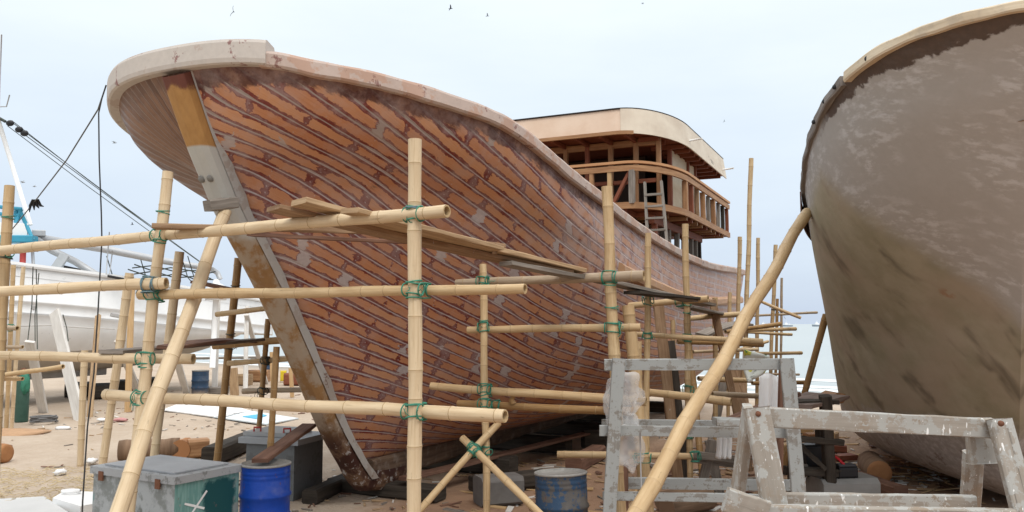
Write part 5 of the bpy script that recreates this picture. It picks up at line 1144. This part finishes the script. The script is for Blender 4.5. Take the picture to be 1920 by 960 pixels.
structure(mb.build("sand", t.mat, origin=(0, 0, 0)))
mb = MB(); mb.poly([(-6000, 15, -.50), (6000, 15, -.50), (6000, 7000, -.50), (-6000, 7000, -.50)])
t = NT("sea_water"); p = t.pos(); n = t.noise(t.vmul(p, (.25, .7, 1)), 1.0, 4, .6); t.bump(n, .15, .15); t.bsdf.inputs['IOR'].default_value = 1.33; t.bsdf.inputs['Specular IOR Level'].default_value = .5
big = t.noise(t.vmul(p, (.01, .05, 1)), 1.0, 3); t.out(t.mix(big, (.34, .385, .39), (.40, .44, .445)), .35)
structure(mb.build("sea", t.mat, origin=(0, 0, -.5)))
mb = MB()
for off, wd, ph in ((-1.6, .8, 0), (1.5, .7, 2.2), (4.5, 1.0, 4.0), (8.0, .7, 1.0)):
    rows = []
    for i in range(120):
        L = -40 + 130 * i / 119; w = wd * (.35 + .65 * max(0, math.sin(L * .31 + ph) + .4 * math.sin(L * .83))) * rnd.uniform(.7, 1.2)
        c = SA + SD * L + SN * (off + 1.0 + .6 * math.sin(L * .22 + ph)); rows.append([Vector((*(c + SN * (w * k / 2)), -.50 + .012 + .10 * math.sin(math.pi * k / 2))) for k in range(3)])
    mb.grid(rows, None, 0, True)
structure(mb.build("surf", plain("foam", (.66, .70, .71), .6, 0, .1, 3), origin=(0, 0, -.5)))
def chips(name, regs, n, mats, smin, smax):
    mb = MB()
    for k in range(n):
        x0, y0, x1, y1 = rnd.choice(regs); x = rnd.uniform(x0, x1); y = rnd.uniform(y0, y1); s = rnd.uniform(smin, smax); rz = rnd.uniform(0, 6.28); a = Vector((math.cos(rz), math.sin(rz), rnd.uniform(-.15, .15)))
        c = Vector((x, y, gz(x, y) + .012)); mb.beam(c - a * s, c + a * s, s * rnd.uniform(.15, .6), rnd.uniform(.008, .03), (rnd.uniform(-.2, .2), rnd.uniform(-.2, .2), 1), 1, 0, rnd.uniform(.4, 1), rnd.randrange(len(mats)))
    o = mb.build(name, mats, origin=(0, 0, 0)); o["kind"] = "stuff"; return o
chips("wood_chips", [(3, 12, 8.5, 20), (4, 13, 9, 17), (-1, 10, 4, 16)], 900, [new_pale, plank_pale, plank_red, plank_grey, white_grubby], .05, .24)
chips("litter_chips", [(-14, 14, -5, 32), (-12, 20, -6, 27), (-4.5, 9, -1, 15)], 560, [plank_grey, plank_pale, white_grubby, plank_red], .02, .11)
mb = MB()
for k in range(420):
    b_ = G(rnd.uniform(-40, 190), rnd.uniform(880, 945)); a = rnd.uniform(0, 6.28); l = rnd.uniform(.08, .26); d = Vector((math.cos(a), math.sin(a), rnd.uniform(0, .3))); mb.tube([b_ + Vector((0, 0, .01)), b_ + d * l * .5 + Vector((0, 0, .03)), b_ + d * l], .004, 4, False)
o_ = mb.build("dry_straw", plain("straw", (.56, .45, .27), .8, 0, .2, 20), origin=(0, 0, 0)); o_["kind"] = "stuff"
mb = MB(); c = G(38, 812)
mb.blob(c + Vector((-.3, 0, -.05)), 1.0, .7, .14, 12, .35, 2, 0, 4); tag(mb.build("sawdust_heap", plain("orange_dust", (.43, .27, .16), .95, 0, .3, 9)), "low heap of orange sawdust on the sand at far left", "heap")
for k, (x, y, m) in enumerate(((118, 806, white_paint), (196, 790, white_paint), (226, 790, plain("pink_litter", (.5, .25, .24))), (172, 868, white_paint), (113, 890, white_paint))):
    c = G(x, y); mb = MB(); mb.blob(c + Vector((0, 0, .04)), .18 if k < 3 else .10, .10, .05, 8, .6, 3, 0, k * 3.3); tag(mb.build("litter_scrap", m), ("white scrap on the sand left of the shortest sand post", "white scrap on the sand between the sand post and the leaning upright", "pinkish scrap on the sand beside the leaning upright", "white scrap right of the shortest sand post's foot", "small white scrap on the open sand above the straw")[k], "litter", "litter on the open sand")
# ships
def ship(label, px0, px1, Y, mast_px, grp="ships on the horizon"):
    a = P(px0, 609, Y); b = P(px1, 609, Y); L = (b - a).length; c = (a + b) / 2; c.z = -.5; e = empty("ship", c); tag(e, label, "ship", grp)
    mb = MB(); rows = []
    for k in range(13):
        u = k / 12; hw = L * .11 * (1 - abs(2 * u - 1) ** 3); zt = L * (.10 + .06 * (1 - u) ** 2 + .02 * u); x = (u - .5) * L
        rows.append([c + Vector((x, -hw, zt)), c + Vector((x * .93, -hw * .7, 0)), c + Vector((x * .93, hw * .7, 0)), c + Vector((x, hw, zt))])
    mb.grid(rows, None, 0, False); mb.grid([[r[0], r[3]] for r in rows], None, 0, False); mb.build("hull", plain("ship_grey", (.25, .29, .33)) if "ship_grey" not in bpy.data.materials else bpy.data.materials["ship_grey"], e)
    mb = MB(); mb.box(c + Vector((-L * .10, 0, L * .18)), L * .3, L * .16, L * .16); mb.box(c + Vector((-L * .12, 0, L * .30)), L * .16, L * .12, L * .10); mb.build("cabin", white_paint, e)
    mb = MB(); mb.tube([c + Vector((-L * .1, 0, L * .3)), c + Vector((-L * .1, 0, L * .62))], L * .012, 6); mb.tube([c + Vector((L * .2, 0, L * .12)), c + Vector((L * .05, 0, L * .5))], L * .01, 6); mb.tube([c + Vector((L * .2, 0, L * .12)), c + Vector((L * .2, 0, L * .45))], L * .01, 6); mb.build("mast", white_paint, e)
ship("pale ship with a tall cabin on the horizon between the far bamboo uprights", 1466, 1487, 900, 0); ship("small pale ship on the horizon just left of the grey hull", 1522, 1546, 900, 0); ship("faint ship on the horizon behind the long diagonal pole's upper bars", 1424, 1442, 1100, 0)
# birds
def bird(label, px, py, Y, span, bank, head, m):
    span *= 1.5
    c = P(px, py, Y); mb = MB(); f = Vector((math.cos(head), math.sin(head) * .5, .1)).normalized(); sd = f.cross(Vector((0, 0, 1))).normalized(); up = sd.cross(f)
    sd, up = sd * math.cos(bank) + up * math.sin(bank), up * math.cos(bank) - sd * math.sin(bank)
    L = span * .4; mb.tube([c - f * L * .6, c - f * L * .3, c, c + f * L * .3, c + f * L * .45, c + f * L * .55], [span * .008, span * .03, span * .05, span * .04, span * .03, span * .006], 8)
    for q in (1, -1):
        A = [c + sd * q * span * u * .5 + up * span * (.16 * math.sin(u * 2.2)) - f * span * .10 * u * u for u in (0, .25, .5, .75, 1)]; wd = [.14, .15, .12, .08, .01]
        top = [[a + f * span * w * .5 + up * .004 * span, a + up * .016 * span, a - f * span * w * .5] for a, w in zip(A, wd)]; bot = [[a + f * span * w * .5 - up * .004 * span, a - up * .006 * span, a - f * span * w * .5 - up * .002 * span] for a, w in zip(A, wd)]
        mb.grid(top, None, 0, True, q > 0); mb.grid(bot, None, 0, True, q < 0)
    tag(mb.build("bird", m, origin=c), label, "bird", "birds over the shipyard")
bdark = plain("bird_dark", (.03, .03, .035)); bpale = plain("bird_pale", (.32, .35, .38))
for a_ in (("dark bird banking steeply above the bow rail", 438, 22, 60, .55, 1.25, 1.6, bdark), ("dark bird gliding high above the hull's middle, left of the paler one", 845, 16, 70, .55, .35, .5, bdark), ("grey bird gliding high above the hull, right of the dark one", 914, 30, 70, .5, .1, .3, bpale),
           ("dark bird flying under the bow flare above the leaning upright", 303, 311, 70, .45, .8, .7, bdark), ("pale bird gliding below the bow flare near the hanging cable", 215, 268, 75, .65, -.2, .2, bpale), ("pale bird gliding left of the tackle lines above the rope rags", 43, 342, 70, .6, -.3, .1, bpale),
           ("pale bird beside the rope rags", 65, 350, 75, .5, -.4, .2, bpale), ("small dark bird among the tackle lines left of the leaning upright", 248, 421, 70, .4, -.6, .4, bdark), ("small dark bird over the burnt plank tip", 379, 423, 70, .35, -.4, .4, bdark), ("tiny pale bird right of the wheelhouse roof", 1358, 228, 100, .4, .5, .3, bpale), ("tiny grey bird at the top edge above the wheelhouse", 1205, 7, 90, .5, -.3, .3, bpale)): bird(*a_)
# ------------------------------------------------------------------ light: bright overcast
w = bpy.data.worlds.new("World"); scene.world = w; w.use_nodes = True
nt = w.node_tree; nt.nodes.clear()
def wn(t, **k):
    n = nt.nodes.new(t)
    for a, b in k.items(): setattr(n, a, b)
    return n
outw = wn('ShaderNodeOutputWorld'); bg = wn('ShaderNodeBackground'); nt.links.new(bg.outputs[0], outw.inputs[0])
tc = wn('ShaderNodeTexCoord'); sep = wn('ShaderNodeSeparateXYZ'); nt.links.new(tc.outputs['Generated'], sep.inputs[0])
sky = wn('ShaderNodeTexSky', sky_type='NISHITA'); sky.sun_disc = False; sky.sun_elevation = R(58); sky.sun_rotation = R(200); sky.dust_density = 3
skm = wn('ShaderNodeMix', data_type='RGBA'); skm.blend_type = 'MULTIPLY'; skm.inputs[0].default_value = 1; skm.inputs[7].default_value = (.10, .10, .10, 1)
nt.links.new(sky.outputs[0], skm.inputs[6])
mp = wn('ShaderNodeMapping'); mp.inputs['Scale'].default_value = (1.2, 1.2, 4.5); nt.links.new(tc.outputs['Generated'], mp.inputs[0])
nz = wn('ShaderNodeTexNoise'); nz.inputs['Scale'].default_value = 1.3; nz.inputs['Detail'].default_value = 5; nz.inputs['Roughness'].default_value = .55; nt.links.new(mp.outputs[0], nz.inputs[0])
ad = wn('ShaderNodeMath', operation='MULTIPLY_ADD'); nt.links.new(nz.outputs[0], ad.inputs[0]); ad.inputs[1].default_value = .42; nt.links.new(sep.outputs[2], ad.inputs[2])
rp = wn('ShaderNodeValToRGB'); nt.links.new(ad.outputs[0], rp.inputs[0])
els = rp.color_ramp.elements
stops = SKY_STOPS
while len(els) < len(stops): els.new(.5)
for k, (p_, c_) in enumerate(stops): els[k].position = p_; els[k].color = (*c_, 1)
mx = wn('ShaderNodeMix', data_type='RGBA'); mx.inputs[0].default_value = .9
nt.links.new(skm.outputs[2], mx.inputs[6]); nt.links.new(rp.outputs[0], mx.inputs[7]); nt.links.new(mx.outputs[2], bg.inputs[0])
mr = wn('ShaderNodeMapRange'); mr.interpolation_type = 'SMOOTHSTEP'; nt.links.new(sep.outputs[2], mr.inputs[0])
for i_, v_ in enumerate((.30, .95, SKY_STRENGTH, SKY_STRENGTH * ZENITH)): mr.inputs[i_ + 1].default_value = v_
nt.links.new(mr.outputs[0], bg.inputs[1])       # an overcast sky is brightest overhead
sd = bpy.data.lights.new("sun", 'SUN'); sd.energy = SUN_E; sd.angle = R(22); sd.color = (1, .96, .9)
so = bpy.data.objects.new("sun", sd); COL.objects.link(so)
_az, _el = R(SUN_AZ), R(58)     # azimuth clockwise from +Y
_d = Vector((math.sin(_az) * math.cos(_el), math.cos(_az) * math.cos(_el), math.sin(_el)))
so.rotation_euler = (-_d).to_track_quat('-Z', 'Y').to_euler(); so.location = (0, 0, 30)
sky.sun_elevation = _el; sky.sun_rotation = _az
vs = scene.view_settings; vs.view_transform = 'Standard'; vs.look = 'None'; vs.gamma = 1; vs.exposure = EXPO; vs.use_curve_mapping = False
scene.cycles.max_bounces = 6; scene.cycles.transparent_max_bounces = 12
